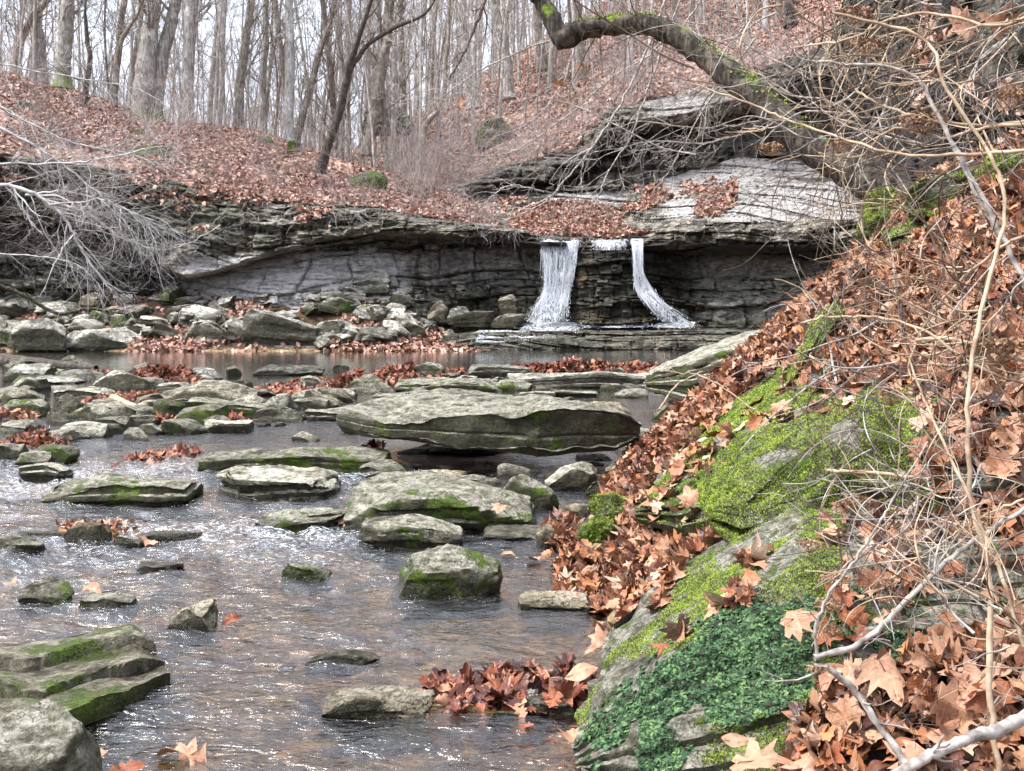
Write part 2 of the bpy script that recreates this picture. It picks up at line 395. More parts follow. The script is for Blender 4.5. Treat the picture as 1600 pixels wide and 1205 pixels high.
def rock(px, rb, wpx, rt, label, seed=None, k=.6, style='block', tilt=0.0, yaw=0.0, moss=0.0, tone=1.0, warm=0.0, z0=None, Y=None, name='rock', mat=None, group=None, taper=.8, sink=.25, hi=False):
    """rock whose front foot is seen on row rb, whose top is seen on row rt, wpx wide."""
    seed = seed if seed is not None else int(px*7+rb*13)
    rs = np.random.default_rng(seed)
    if z0 is None: z0 = 0.0
    if Y is None: Y = YW(rb, z0)
    if rb < 700 and Y < 36: wpx = wpx*1.13
    w = wpx*Y/F; D = max(k*w, .05); back = Y+D*.55
    Hh = CH-(rt-HR)/F*back-z0; Hh = max(Hh, .05*w, .02)
    x = (px-CX)/F*Y; hw = w/2
    def J(s=.12): return rs.uniform(-s, s)
    zb = z0-sink*Hh-.03*(Y < 30)-.02
    sec = []
    ns = 3
    for a in range(ns):
        t = a/(ns-1)*2-1; tp = taper if abs(t) > .9 else 1.0
        hz = Hh*(1+J(.15))*(tp if style != 'slab' else 1-.25*(abs(t) > .9)*abs(J(1)))
        if tilt: hz = Hh*max(.12, (1+tilt*t)/(1+abs(tilt)))
        xc = x+t*hw
        dd = D*(1+J(.12))*(tp if style == 'round' else 1)
        yo = yaw*t*hw
        fs = Hh*.15 if style != 'slab' else 0
        sec.append([(xc+J()*hw*.2, Y+yo, zb), (xc+J()*hw*.2, Y+yo+dd, zb), (xc+J()*hw*.3, Y+yo+dd*(.9+J(.08)), z0+hz*(1+J(.1))), (xc+J()*hw*.3, Y+yo+fs+J(.1)*D, z0+hz*(.92+J(.14)))])
    big = wpx
    if big > 150 or hi: res = (56, 32, 18)
    elif big > 70: res = (34, 22, 13)
    elif big > 35: res = (22, 14, 10)
    else: res = (14, 10, 7)
    if style == 'round': kw = dict(rnd=.45, chops=14, amp=.06, layers=4, lay=.015, chopd=.80)
    elif style == 'slab': kw = dict(rnd=.05, chops=9, amp=.06, layers=4, lay=.045, chopd=.82)
    else: kw = dict(rnd=.08, chops=14, amp=.05, layers=5, lay=.035, chopd=.70)
    if mat is None: mat = ROCK if Y < 20 else ROCKFAR
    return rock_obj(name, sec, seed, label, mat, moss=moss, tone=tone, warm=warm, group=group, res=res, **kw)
# ================================================================= TERRAIN
def ip(x, xs, ys): return np.interp(x, xs, ys)
def xedge(Y): return ip(Y, [-10, 1, 2, 3.5, 5.4, 8, 10.7, 15, 21, 28, 36, 45], [-.6, -.3, .1, .27, .47, .55, 1.1, 2.5, 4.6, 9, 13, 15])
def kslope(Y): return ip(Y, [-10, 2, 3, 3.5, 4.2, 4.6, 5.1, 8, 10, 12, 18, 30], [.25, .25, .28, .34, .46, .58, .80, 1.0, .80, .62, .50, .35])
def zbank(X, Y):
    s = X-xedge(Y); k = kslope(Y)
    z = np.where(s < 2.45, s*k, 2.45*k+(s-2.45)*k*.45)
    z = z + sstep(s, 0.1, .6)*(fbm(np.stack([X*1.1, Y*1.1, X*0], -1), 4, 3)*.16)
    return z
def zbed(X, Y):
    p = np.stack([X*1.3, Y*1.3, X*0], -1)
    z = -.17+fbm(p, 4, 11)*.10
    left = sstep(Y, 36.5, 42)*sstep(-X-.02*Y, 0, 5)*2.2
    mid = sstep(Y, 39.8, 42.5)*.9
    shore = np.maximum(left, mid)
    nearl = sstep(-X-9-.52*np.maximum(Y, 0), 0, 4)*1.5
    back = sstep(Y, 43, 47)*2.5*sstep(Y, -1, 0)
    return z+shore+nearl+back+sstep(Y, 37, 39)*fbm(p*.8, 4, 19)*.25
def zground(X, Y):
    b = zbank(X, Y); g = zbed(X, Y)
    b = np.where(Y > 24, np.minimum(b, 2.0+0*b), b)
    return np.maximum(g, np.maximum(b, -.3))
def make_ground():
    ys = np.concatenate([np.linspace(-25, 1.4, 14), np.exp(np.linspace(math.log(1.5), math.log(46), 330)), np.array([50, 60, 80, 120, 200, 400])])
    xs = np.concatenate([-np.exp(np.linspace(math.log(300), math.log(20), 12)), np.linspace(-19.5, -.6, 150), np.linspace(-.5, 5, 190), np.linspace(5.1, 20, 90), np.exp(np.linspace(math.log(21), math.log(300), 12))])
    Y, X = np.meshgrid(ys, xs, indexing='ij')
    Z = zground(X, Y)
    mk('ground', np.stack([X, Y, Z], -1), gridF(len(ys), len(xs), flip=True), GROUND, True)
    return
make_ground(); thing(bpy.data.objects['ground'], kind='structure')

RAP = []   # rapids: (px,row,radius m, strength)
for r in [(100, 745, 1.3, 1), (250, 735, 1.2, .9), (30, 720, 1.0, .8), (480, 830, .9, 1), (330, 830, .8, .9), (560, 745, .7, .9), (500, 870, .6, .8), (120, 860, .7, .7), (520, 765, .7, .6), (300, 900, .6, .5), (620, 1000, .25, .5), (60, 790, .7, .6), (560, 970, .3, .4), (420, 800, .6, .6)]:
    p_ = P(r[0], r[1], YW(r[1])); RAP.append((p_[0], p_[1], r[2], r[3]))
def make_water():
    rows = np.linspace(541.5, 1500, 420); ys = YW(rows)[::-1]
    ys = np.concatenate([ys, [45.0]]); xs_n = np.linspace(-1, 1, 330)
    Yg = ys[:, None]*np.ones((1, 330)); Xg = xs_n[None]*(ys[:, None]*.62+.6)
    X, Y = Xg, Yg
    foam = np.zeros_like(X)
    for (a, b, r, s) in RAP: foam = np.maximum(foam, s*np.exp(-(((X-a)/r)**2+((Y-b)/(r*1.3))**2)))
    calm = sstep(Y, 13, 20)
    calm = np.maximum(calm, .55*np.exp(-(((X-.35)/.75)**2+((Y-4.9)/.8)**2)))
    calm = np.maximum(calm, .6*np.exp(-(((X+2.2)/2.2)**2+((Y-12.6)/1.2)**2)))
    a1 = (1-calm)*(.016+.05*foam)
    p = np.stack([X*2.6, Y*3.6, X*0], -1)
    Z = (fbm(p, 3, 41)*.8+(1-2*np.abs(fbm(p*1.3, 2, 43)))*.35-.2)*a1*1.4
    p2 = np.stack([X*9, Y*12+X*3, X*0], -1)
    Z = Z+fbm(p2, 2, 47)*a1*.42
    o = mk('water', np.stack([X, Y, Z], -1), gridF(len(ys), 330, flip=True), WATER, True, attrs={'foam': foam, 'calm': np.clip(calm, 0, 1)})
    thing(o, kind='structure')
make_water()

# ---------------------------------------------------------------- lofted land forms
def loft(cols, nu, nv, linear_v=True):
    """cols: list of (px, [(row,Y),...]); returns grid nu x nv of points (v=0 first point)."""
    C = np.array([[[c[0], r, y] for (r, y) in c[1]] for c in cols], float)
    m, k, _ = C.shape
    # resample v
    seg = np.linspace(0, k-1, nv); i = np.minimum(seg.astype(int), k-2); f = (seg-i)[None, :, None]
    Cv = C[:, i]*(1-f)+C[:, i+1]*f
    px = C[:, 0, 0]; u = np.linspace(px[0], px[-1], nu)
    out = np.zeros((nu, nv, 3))
    for a in range(3): 
        for j in range(nv): out[:, j, a] = np.interp(u, px, Cv[:, j, a])
    kx = max(1, int(nu*.012)); ker = np.hanning(2*kx+3); ker /= ker.sum()
    for a in range(1, 3):
        pad = np.pad(out[..., a], ((kx+1, kx+1), (0, 0)), mode='edge')
        out[..., a] = np.apply_along_axis(lambda q: np.convolve(q, ker, 'valid'), 0, pad)
    X = (out[..., 0]-CX)/F*out[..., 2]; Z = CH-(out[..., 1]-HR)/F*out[..., 2]
    return np.stack([X, out[..., 2], Z], -1)
def strata(G, th, amp, seed, block=2.2, dipx=0.0, rough=1.0):
    """pushes the bedded layers of a rock face in and out (towards -Y)."""
    X, Y, Z = G[..., 0], G[..., 1], G[..., 2]
    zz = Z+dipx*X+fbm(np.stack([X*.12, Y*.2, X*0], -1), 3, seed)*.9
    s = zz/th+fbm(np.stack([X*.5, Z*.6, X*0], -1), 2, seed+1)*.45
    # uneven bed thickness
    s = s+.55*np.sin(s*1.7+seed)
    L = np.floor(s); fr = s-L
    bx = X/block*(1+hash1(L, seed+2)*.9)+hash1(L, seed+3)*7+fbm(np.stack([X*.9, Z*.9, X*0], -1), 2, seed+5)*.35
    B = np.floor(bx); fb = bx-B
    off = (hash2(L, B, seed+4)-.5)+(hash1(L, seed+6)-.5)*.9
    groove = np.clip(1-np.minimum(fr, 1-fr)/.10, 0, 1)*.55+np.clip(1-np.minimum(fb, 1-fb)/.06, 0, 1)*.30
    r = fbm(G*np.array([1.1, 1.1, 2.6]), 5, seed+8)*.7*rough+(.5-np.abs(fbm(G*np.array([2.6, 2, 6]), 3, seed+9)))*.35*rough
    G = G.copy(); G[..., 1] -= amp*(off+r-groove); G[..., 2] += amp*.18*(hash2(L, B, seed+12)-.5)
    return G, groove
def cliff(name, cols, nu, nv, th, amp, seed, pale=None, green=None, dark=None, smooth=.4, **kw):
    G = loft(cols, nu, nv); G2, gr = strata(G, th, amp, seed, **kw)
    px = G[..., 0]*F/G[..., 1]+CX; row = HR-(G[..., 2]-CH)*F/G[..., 1]
    wob = fbm(np.stack([G[..., 0]*.6, G[..., 2]*.6, G[..., 1]*0], -1), 4, seed+20)*18
    def reg(lst):
        a = np.zeros_like(px)
        for (x0, x1, r0, r1, s) in lst or []:
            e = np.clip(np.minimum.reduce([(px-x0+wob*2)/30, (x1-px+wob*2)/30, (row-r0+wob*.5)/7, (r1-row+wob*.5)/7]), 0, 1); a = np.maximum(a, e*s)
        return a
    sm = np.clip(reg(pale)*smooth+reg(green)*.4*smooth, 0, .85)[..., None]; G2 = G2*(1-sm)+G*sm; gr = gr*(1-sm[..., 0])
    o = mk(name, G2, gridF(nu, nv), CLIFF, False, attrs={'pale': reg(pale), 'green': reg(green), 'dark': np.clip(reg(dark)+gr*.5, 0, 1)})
    smoothing(o, 35); thing(o, kind='structure'); return G2
# front wall of the gorge: lip, cap foot, recess, lower wall, foot
WALL = [(-260, [(225, 39), (270, 38.4), (330, 38.5), (352, 40), (400, 39.5), (480, 38.5)]),
        (0, [(238, 41), (285, 40.6), (335, 40), (350, 41.5), (395, 41), (470, 40)]),
        (130, [(258, 41.5), (300, 41), (340, 40.5), (362, 42), (400, 41.5), (480, 40.5)]),
        (230, [(275, 41.5), (330, 40.8), (400, 40.4), (418, 41.6), (440, 41.6), (500, 40.5)]),
        (290, [(290, 41.5), (340, 40.6), (432, 39.7), (440, 41.9), (462, 41.9), (505, 40.5)]),
        (350, [(300, 41.6), (350, 40.4), (418, 39.9), (425, 41.5), (455, 40.7), (505, 39.6)]),
        (430, [(318, 41.9), (352, 40.6), (393, 40.3), (401, 41.7), (440, 40.8), (505, 39.7)]),
        (500, [(320, 42), (345, 40.7), (376, 40.6), (386, 42.0), (440, 41), (505, 39.9)]),
        (600, [(328, 42), (346, 41), (362, 41), (376, 42.5), (440, 41.6), (510, 40.6)]),
        (700, [(345, 42), (354, 41.2), (368, 41.2), (384, 42.9), (440, 42.4), (512, 41.4)]),
        (770, [(352, 42), (362, 41.2), (374, 41.2), (390, 43.1), (445, 42.6), (515, 41.6)]),
        (850, [(368, 42), (374, 41.4), (384, 41.4), (396, 43.2), (445, 42.7), (515, 41.8)]),
        (930, [(373, 42), (377, 41.6), (388, 41.6), (400, 43), (445, 42.6), (515, 41.8)]),
        (1005, [(373, 42), (378, 41.4), (386, 41.2), (402, 43), (445, 42.6), (515, 41.8)]),
        (1060, [(350, 41.2), (364, 40.7), (380, 40.6), (400, 42.8), (445, 42.2), (515, 41.2)]),
        (1160, [(345, 40.6), (362, 40), (384, 39.9), (402, 42), (445, 41.5), (515, 40.8)]),
        (1300, [(345, 40), (364, 39.4), (388, 39.3), (402, 41), (445, 40.7), (515, 40)]),
        (1440, [(345, 38), (366, 37.5), (390, 37.4), (404, 39), (445, 38.6), (520, 38)])]
WALL = [(c[0], [(c[1][0][0]-1, c[1][0][1]+2.0)]+c[1]) for c in WALL]
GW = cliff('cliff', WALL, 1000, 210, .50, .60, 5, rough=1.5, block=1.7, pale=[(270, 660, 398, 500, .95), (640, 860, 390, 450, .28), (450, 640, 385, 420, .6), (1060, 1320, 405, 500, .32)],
      green=[(1040, 1400, 395, 520, .8), (760, 860, 430, 520, .6), (640, 860, 455, 520, .5), (430, 760, 330, 372, .45), (-100, 430, 250, 400, .45)],
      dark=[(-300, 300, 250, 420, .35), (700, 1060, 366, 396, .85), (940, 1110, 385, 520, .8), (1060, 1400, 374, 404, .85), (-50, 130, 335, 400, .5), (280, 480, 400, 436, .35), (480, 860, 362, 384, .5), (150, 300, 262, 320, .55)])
# upper cliff above and right of the falls
UP = [(670, [(318, 46.6), (322, 46.2), (326, 46.2), (330, 46.4), (338, 46)]),
      (735, [(285, 47), (292, 46.4), (300, 46.4), (306, 47), (322, 46)]),
      (790, [(258, 47.6), (268, 46.6), (284, 46.4), (292, 47.6), (315, 46)]),
      (870, [(250, 47.8), (262, 46.6), (282, 46.2), (290, 47.8), (306, 46)]),
      (925, [(222, 47.6), (240, 46), (262, 46.3), (275, 47.4), (302, 45.8)]),
      (945, [(172, 46), (192, 44.9), (206, 45.2), (222, 47.3), (298, 45.6)]),
      (1050, [(152, 45.5), (182, 44.0), (190, 44.6), (205, 46.4), (275, 45)]),
      (1150, [(128, 44.5), (160, 43), (168, 43.6), (190, 45.4), (248, 44)]),
      (1250, [(85, 43), (120, 41.6), (150, 42.2), (180, 44), (245, 43)]),
      (1350, [(35, 41), (100, 39.8), (140, 40.2), (170, 42), (255, 41.5)]),
      (1500, [(-50, 38), (40, 37), (110, 37), (150, 39), (262, 38.5)]),
      (1700, [(-120, 34), (-20, 33.5), (80, 33.5), (120, 35), (270, 35)])]
UP = [(c[0], [(c[1][0][0]-2, c[1][0][1]+3)]+c[1]) for c in UP]
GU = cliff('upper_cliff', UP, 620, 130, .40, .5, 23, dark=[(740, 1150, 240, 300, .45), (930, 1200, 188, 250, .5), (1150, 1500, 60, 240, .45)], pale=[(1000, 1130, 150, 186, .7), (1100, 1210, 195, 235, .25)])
SL = [(745, [(322, 46), (332, 45), (340, 44), (354, 42)]),
      (850, [(306, 46), (330, 45), (352, 43.6), (370, 42)]),
      (930, [(301, 45.8), (325, 45), (352, 43.6), (374, 42)]),
      (1005, [(286, 45.4), (315, 44.4), (345, 43), (374, 42)]),
      (1060, [(272, 45), (300, 44), (330, 42.6), (352, 41.2)]),
      (1150, [(248, 44), (285, 43.2), (320, 42), (347, 40.6)]),
      (1290, [(246, 42.6), (285, 42), (320, 41), (347, 40)]),
      (1450, [(258, 39.5), (290, 39), (320, 38.6), (347, 38)])]
SL = [(c[0], [(c[1][0][0]-8, c[1][0][1]+1.2)]+c[1]) for c in SL]
GS = cliff('rock_bedding', SL, 420, 90, .17, .22, 31, dipx=.14, smooth=.2, pale=[(1010, 1345, 240, 350, .95), (860, 1010, 290, 325, .85), (740, 1010, 325, 380, .1)], dark=[(1190, 1450, 335, 350, .4)], block=3.5)
# leaf covered hills
def hill(name, cols, nu, nv, seed, amp=.35):
    G = loft(cols, nu, nv)
    # smooth along v
    for _ in range(3):
        H2 = G.copy(); H2[:, 1:-1] = (G[:, :-2]+G[:, 1:-1]*2+G[:, 2:])/4; G = H2
    p = G*np.array([.5, .5, .1]); fade = np.clip(np.arange(nv)/6, 0, 1)[None]
    G[..., 2] += fade*(fbm(p, 5, seed)*amp+fbm(p*4, 3, seed+3)*amp*.3)
    o = mk(name, G, gridF(nu, nv, flip=True), HILL, True); thing(o, kind='structure'); return G
LH = [(-500, [(200, 40), (150, 43), (90, 47), (40, 52), (120, 62), (300, 90)]),
      (-260, [(222, 39.6), (180, 42), (120, 46), (70, 51), (150, 62), (320, 90)]),
      (0, [(240, 41.4), (205, 43.5), (160, 47), (112, 51), (180, 62), (330, 90)]),
      (130, [(260, 41.9), (228, 44), (185, 47), (142, 51), (210, 62), (335, 90)]),
      (260, [(288, 41.9), (255, 44), (225, 47), (195, 50), (250, 60), (340, 90)]),
      (400, [(312, 42), (280, 44), (245, 47), (207, 50.5), (255, 60), (345, 90)]),
      (500, [(322, 42.4), (298, 44), (270, 46.5), (240, 49.5), (275, 58), (350, 90)]),
      (600, [(330, 42.4), (312, 43.6), (295, 45.5), (276, 48), (300, 55), (352, 90)]),
      (700, [(346, 42.4), (332, 43.2), (316, 44.5), (302, 46.2), (318, 51), (355, 90)]),
      (745, [(353, 42.4), (345, 43), (334, 44), (322, 45.4), (330, 50), (355, 90)]),
      (790, [(356, 42.4), (352, 43), (348, 44), (344, 45), (345, 49), (355, 90)])]
GL = hill('left_hill', LH, 420, 110, 61)
RH = [(430, [(330, 46.5), (310, 52), (300, 62), (285, 80), (280, 120)]),
      (560, [(318, 46.5), (290, 52), (270, 62), (248, 80), (232, 120)]),
      (640, [(322, 46.5), (272, 52), (232, 62), (205, 80), (185, 120)]),
      (735, [(290, 47), (245, 52), (195, 62), (155, 80), (130, 120)]),
      (800, [(258, 47.6), (222, 52), (165, 62), (118, 78), (85, 120)]),
      (900, [(236, 47.8), (190, 52), (120, 61), (70, 75), (30, 120)]),
      (945, [(172, 46.1), (145, 51), (95, 60), (40, 73), (0, 120)]),
      (1050, [(152, 45.6), (120, 50), (65, 58), (0, 70), (-60, 120)]),
      (1250, [(86, 43.1), (55, 48), (0, 56), (-80, 68), (-140, 120)]),
      (1500, [(-48, 38.2), (-80, 44), (-120, 53), (-190, 66), (-230, 120)]),
      (1800, [(-150, 34), (-170, 42), (-200, 52), (-250, 66), (-280, 120)])]
RH = [(c[0], [(c[1][0][0]+16, c[1][0][1]+.6)]+c[1]) for c in RH]
GR = hill('right_hill', RH, 420, 120, 67, .5)

# stepped ledges below the falls
def ledge(name, cols, nu, nv, th, amp, seed, label, base=.4, **kw):
    o_cols = cols
    G = loft(o_cols, nu, nv); G2, gr = strata(G, th, amp, seed, **kw)
    px = G[..., 0]*F/G[..., 1]+CX
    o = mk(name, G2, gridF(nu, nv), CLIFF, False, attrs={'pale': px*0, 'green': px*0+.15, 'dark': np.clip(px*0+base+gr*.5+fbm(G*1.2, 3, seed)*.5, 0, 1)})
    smoothing(o, 35); return o, G2
# each column steps down towards the pool: (row,Y) pairs from back to front
def steps(px, a):
    return (px, a)
LE = [steps(600, [(512, 42), (520, 41.2), (524, 41), (530, 40.8), (533, 40.6), (538, 40.4), (548, 40.2), (556, 40.1)]),
      steps(700, [(506, 42.3), (514, 41.2), (519, 41), (525, 40.2), (530, 40.1), (533, 39.4), (541, 39.3), (552, 39.2)]),
      steps(760, [(500, 42.6), (510, 41), (516, 40.9), (519, 40), (527, 39.9), (529, 39.1), (540, 38.9), (552, 38.8)]),
      steps(900, [(498, 42.8), (508, 41), (514, 40.8), (518, 39.8), (526, 39.6), (529, 38.8), (540, 38.6), (552, 38.5)]),
      steps(1050, [(499, 42.8), (507, 41), (514, 40.8), (517, 39.8), (525, 39.6), (528, 38.8), (540, 38.5), (552, 38.4)]),
      steps(1200, [(500, 42.2), (508, 40.6), (515, 40.4), (518, 39.6), (526, 39.4), (530, 38.6), (540, 38.2), (552, 38.1)]),
      steps(1330, [(500, 41.2), (508, 40), (515, 39.8), (518, 39), (526, 38.8), (530, 38), (541, 37.6), (552, 37.5)])]
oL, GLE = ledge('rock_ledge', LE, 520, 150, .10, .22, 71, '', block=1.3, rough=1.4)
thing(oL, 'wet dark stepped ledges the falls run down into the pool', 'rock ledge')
# dark rocky mound between the two streams
MO = [(868, [(384, 42.4), (420, 42.2), (460, 42), (505, 41.8)]),
      (893, [(384, 41.8), (398, 41.5), (440, 41.2), (505, 40.9)]),
      (905, [(383, 41.5), (397, 41.1), (440, 40.9), (505, 40.4)]),
      (925, [(382, 41.4), (395, 41), (440, 40.6), (505, 40.1)]),
      (975, [(382, 41.4), (396, 41), (440, 40.6), (505, 40.1)]),
      (1000, [(382, 41.6), (400, 41.3), (440, 40.9), (505, 40.3)]),
      (1025, [(384, 42.2), (415, 41.7), (455, 41.1), (506, 40.5)]),
      (1060, [(400, 42.6), (450, 42.1), (480, 41.4), (507, 40.8)]),
      (1100, [(440, 42.8), (470, 42.4), (492, 41.6), (508, 41.1)])]
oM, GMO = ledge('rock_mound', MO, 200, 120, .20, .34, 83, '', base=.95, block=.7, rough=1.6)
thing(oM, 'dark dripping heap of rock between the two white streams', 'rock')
# ---------------------------------------------------------------- waterfall
def stream(name, path, label, n_strand, seed, wid_end, group=None):
    """path: (pxL, pxR, row, Y) stations from lip to foot."""
    rs = np.random.default_rng(seed); st = np.array(path, float)
    D = spline(st, 60); acc = Acc()
    nx = 26; s = np.linspace(0, 1, nx)
    px = D[:, 0:1]*(1-s)+D[:, 1:2]*s; row = D[:, 2:3]+0*s; Yd = D[:, 3:4]-.10*np.sin(s*math.pi)[None]
    G = np.stack([(px-CX)/F*Yd, Yd, CH-(row-HR)/F*Yd], -1)
    G += fbm(G*np.array([3, 3, .8]), 3, seed)[..., None]*np.array([0.04, .12, 0])
    ed = np.sin(np.clip(s, 0, 1)*math.pi)**.6*np.ones((60, 1)); ed[0] *= .6
    o = mk(name, G, gridF(60, nx, flip=True), FALL, True, origin=G.reshape(-1, 3).min(0), attrs={'edge': ed})
    thing(o, label, 'waterfall', group)
    for i in range(n_strand):
        a = rs.random(); a = a if rs.random() < .6 else (a*.25 if rs.random() < .5 else 1-a*.25)
        t0 = rs.random()*.75 if i % 3 else 0; t1 = min(1, t0+rs.uniform(.08, .35)); n = 12
        tt = np.linspace(t0, t1, n)*59; i0 = np.minimum(tt.astype(int), 58); f = (tt-i0)[:, None]
        d = D[i0]*(1-f)+D[i0+1]*f
        aa = a+np.linspace(0, rs.normal()*.10, n)+rs.normal(size=n)*.012
        p = d[:, 0]*(1-aa)+d[:, 1]*aa; Yy = d[:, 3]-.08-rs.random()*.18
        pts = np.stack([(p-CX)/F*Yy, Yy, CH-(d[:, 2]-HR)/F*Yy], -1)
        acc.tube(pts, np.sin(np.linspace(.15, math.pi-.1, n))*rs.uniform(.002, .0085), 4)
    # spray grains at the foot
    k = int(n_strand*.35)
    for i in range(k):
        t = min(59, int(59*(1-abs(rs.normal())*.22))) if True else 0
        t = max(0, t); d = D[t]; a = rs.uniform(-.12, 1.12); p = d[0]*(1-a)+d[1]*a; Yy = d[3]-rs.uniform(.05, .45)
        c = P(p, d[2]+rs.normal()*3, Yy); r = rs.uniform(.006, .02)
        dr = np.array([rs.normal()*.4, rs.normal()*.3, 1]); acc.tube([c-dr*r*1.6, c, c+dr*r*1.6], [r*.2, r, r*.2], 4)
    b = acc.build('strands', WHITE, None); b.parent = o; b.matrix_parent_inverse = o.matrix_world.inverted(); 
    b.location = (0, 0, 0)
    me = b.data; co = np.empty(len(me.vertices)*3, np.float32); me.vertices.foreach_get('co', co)
    co = co.reshape(-1, 3)-np.array(o.location, np.float32); me.vertices.foreach_set('co', co.ravel()); me.update()
    from mathutils import Matrix
    b.matrix_parent_inverse = Matrix.Identity(4)
    return o
stream('waterfall', [(846, 900, 371, 42.2), (847, 901, 376, 41.5), (848, 902, 390, 41.1), (851, 896, 425, 40.9), (850, 889, 455, 40.8), (838, 886, 478, 40.5), (822, 884, 503, 40.3)], 'wide white left curtain of the waterfall pouring over the lip', 1100, 1, 1)
stream('waterfall', [(986, 1004, 373, 42.2), (987, 1004, 379, 41.3), (989, 1004, 392, 40.9), (990, 1006, 425, 40.7), (993, 1018, 450, 40.6), (1010, 1040, 475, 40.3), (1034, 1080, 503, 40.2)], 'narrow right stream of the waterfall that slides off to the right', 600, 2, 1)
stream('waterfall', [(922, 980, 374, 42.1), (923, 980, 378, 41.2), (926, 980, 384, 40.95), (928, 980, 391, 40.9)], 'short thin veil of water spilling between the two white streams', 60, 3, 1)
for i, (a, b, r0, r1, lab) in enumerate([(748, 800, 516, 535, 'small white cascade at the left end of the pool ledges'), (800, 852, 517, 533, 'low white trickle over the ledges left of the main curtain foot'), (820, 905, 503, 517, 'foaming water spreading below the main curtain foot'), (868, 905, 518, 535, 'white rill dropping to the pool below the main curtain'), (1030, 1085, 503, 512, 'white water sliding right below the narrow stream'), (915, 1010, 505, 512, 'thin sheet of water across the top ledge right of the main curtain')]):
    stream('cascade', [(a, b, r0, 41 if r0 < 510 else 40.2), (a-3, b, (r0+r1)/2, 39.9 if r0 > 510 else 40.4), (a-8, b+2, r1, 38.9 if r0 > 510 else 39.9)], lab, 110, 10+i, 1)

# ================================================================= LEAVES
def leaf_template(kind, rings=2):
    if kind == 0:    # broad five-lobed
        h = [(.05, -.03), (.22, -.10), (.40, -.02), (.33, .10), (.64, .20), (.50, .34), (.34, .38), (.52, .66), (.30, .58), (.17, .66), (.13, .84)]
    elif kind == 1:  # wavy oak
        h = [(.04, .02), (.14, .12), (.30, .20), (.16, .30), (.36, .44), (.18, .52), (.32, .70), (.16, .74), (.14, .90), (.06, .96), (.03, .99)]
    else:            # plain oval
        h = [(.08, .03), (.18, .12), (.25, .22), (.30, .34), (.32, .46), (.30, .58), (.26, .68), (.20, .78), (.13, .87), (.07, .94), (.03, .98)]
    h = np.array(h); tip = np.array([[0, 1.0]]); base = np.array([[0, 0.0]])
    out = np.vstack([base, h, tip, h[::-1]*np.array([-1, 1])]); n = len(out)
    c = np.array([0, .42]); V = [c[None]]
    for r in range(1, rings+1): V.append(c+(out-c)*(r/rings))
    V = np.vstack(V); T = []; Q = []
    for i in range(n): T.append((0, 1+i, 1+(i+1) % n))
    for r in range(1, rings):
        a = 1+(r-1)*n; b = 1+r*n
        for i in range(n): Q.append((a+i, b+i, b+(i+1) % n)); Q.append((a+i, b+(i+1) % n, a+(i+1) % n))
    V = V-np.array([0, .45])
    return V, np.array(T+Q)
def place_leaves(pos, nrm, size, rs, kind=0, rings=2, tilt=.45, curl=.5, lift=.0):
    """vectorised leaves; returns verts, tris"""
    T, Fq = leaf_template(kind, rings); n = len(pos); k = len(T)
    x = T[None, :, 0]*np.ones((n, 1)); y = T[None, :, 1]*np.ones((n, 1))
    cx = rs.normal(size=(n, 1))*curl*.9+curl*.5; cy = rs.normal(size=(n, 1))*curl*.8; fold = rs.normal(size=(n, 1))*curl*.5; tw = rs.normal(size=(n, 1))*curl
    z = cx*x*x*1.2+cy*y*y*.9+fold*np.abs(x)+tw*x*y+np.sin(x*9+rs.random((n, 1))*6)*.04+np.sin(y*8+rs.random((n, 1))*6)*.04
    x = x*(1-.18*np.abs(cx)); L = np.stack([x, y, z], -1)*size[:, None, None]
    N = nrm+rs.normal(size=(n, 3))*tilt; N /= np.linalg.norm(N, axis=1, keepdims=True)
    A = np.cross(N, rs.normal(size=(n, 3))); A /= np.linalg.norm(A, axis=1, keepdims=True)+1e-9; B = np.cross(N, A)
    W = L[..., 0:1]*A[:, None]+L[..., 1:2]*B[:, None]+L[..., 2:3]*N[:, None]+pos[:, None]+nrm[:, None]*lift*1.0
    Fa = (Fq[None]+np.arange(n)[:, None, None]*k).reshape(-1, 3)
    LUV[0] = np.tile(T, (n, 1))
    return W.reshape(-1, 3), Fa
LUV = [None]
def scatter_grid(G, n, rs, mask=None):
    """n random points on grid surface G; mask(points)->prob"""
    nu, nv, _ = G.shape
    du = G[1:, :-1]-G[:-1, :-1]; dv = G[:-1, 1:]-G[:-1, :-1]; cr = np.cross(du, dv); A = np.linalg.norm(cr, axis=-1)
    N = cr/(A[..., None]+1e-9); N[N[..., 2] < 0] *= -1
    pr = A.ravel().copy()
    if mask is not None: pr = pr*mask(G[:-1, :-1].reshape(-1, 3))
    pr /= pr.sum(); idx = rs.choice(len(pr), n, p=pr); i, j = idx//(nv-1), idx % (nv-1)
    a, b = rs.random((n, 1)), rs.random((n, 1))
    return G[i, j]+du[i, j]*a+dv[i, j]*b, N[i, j]
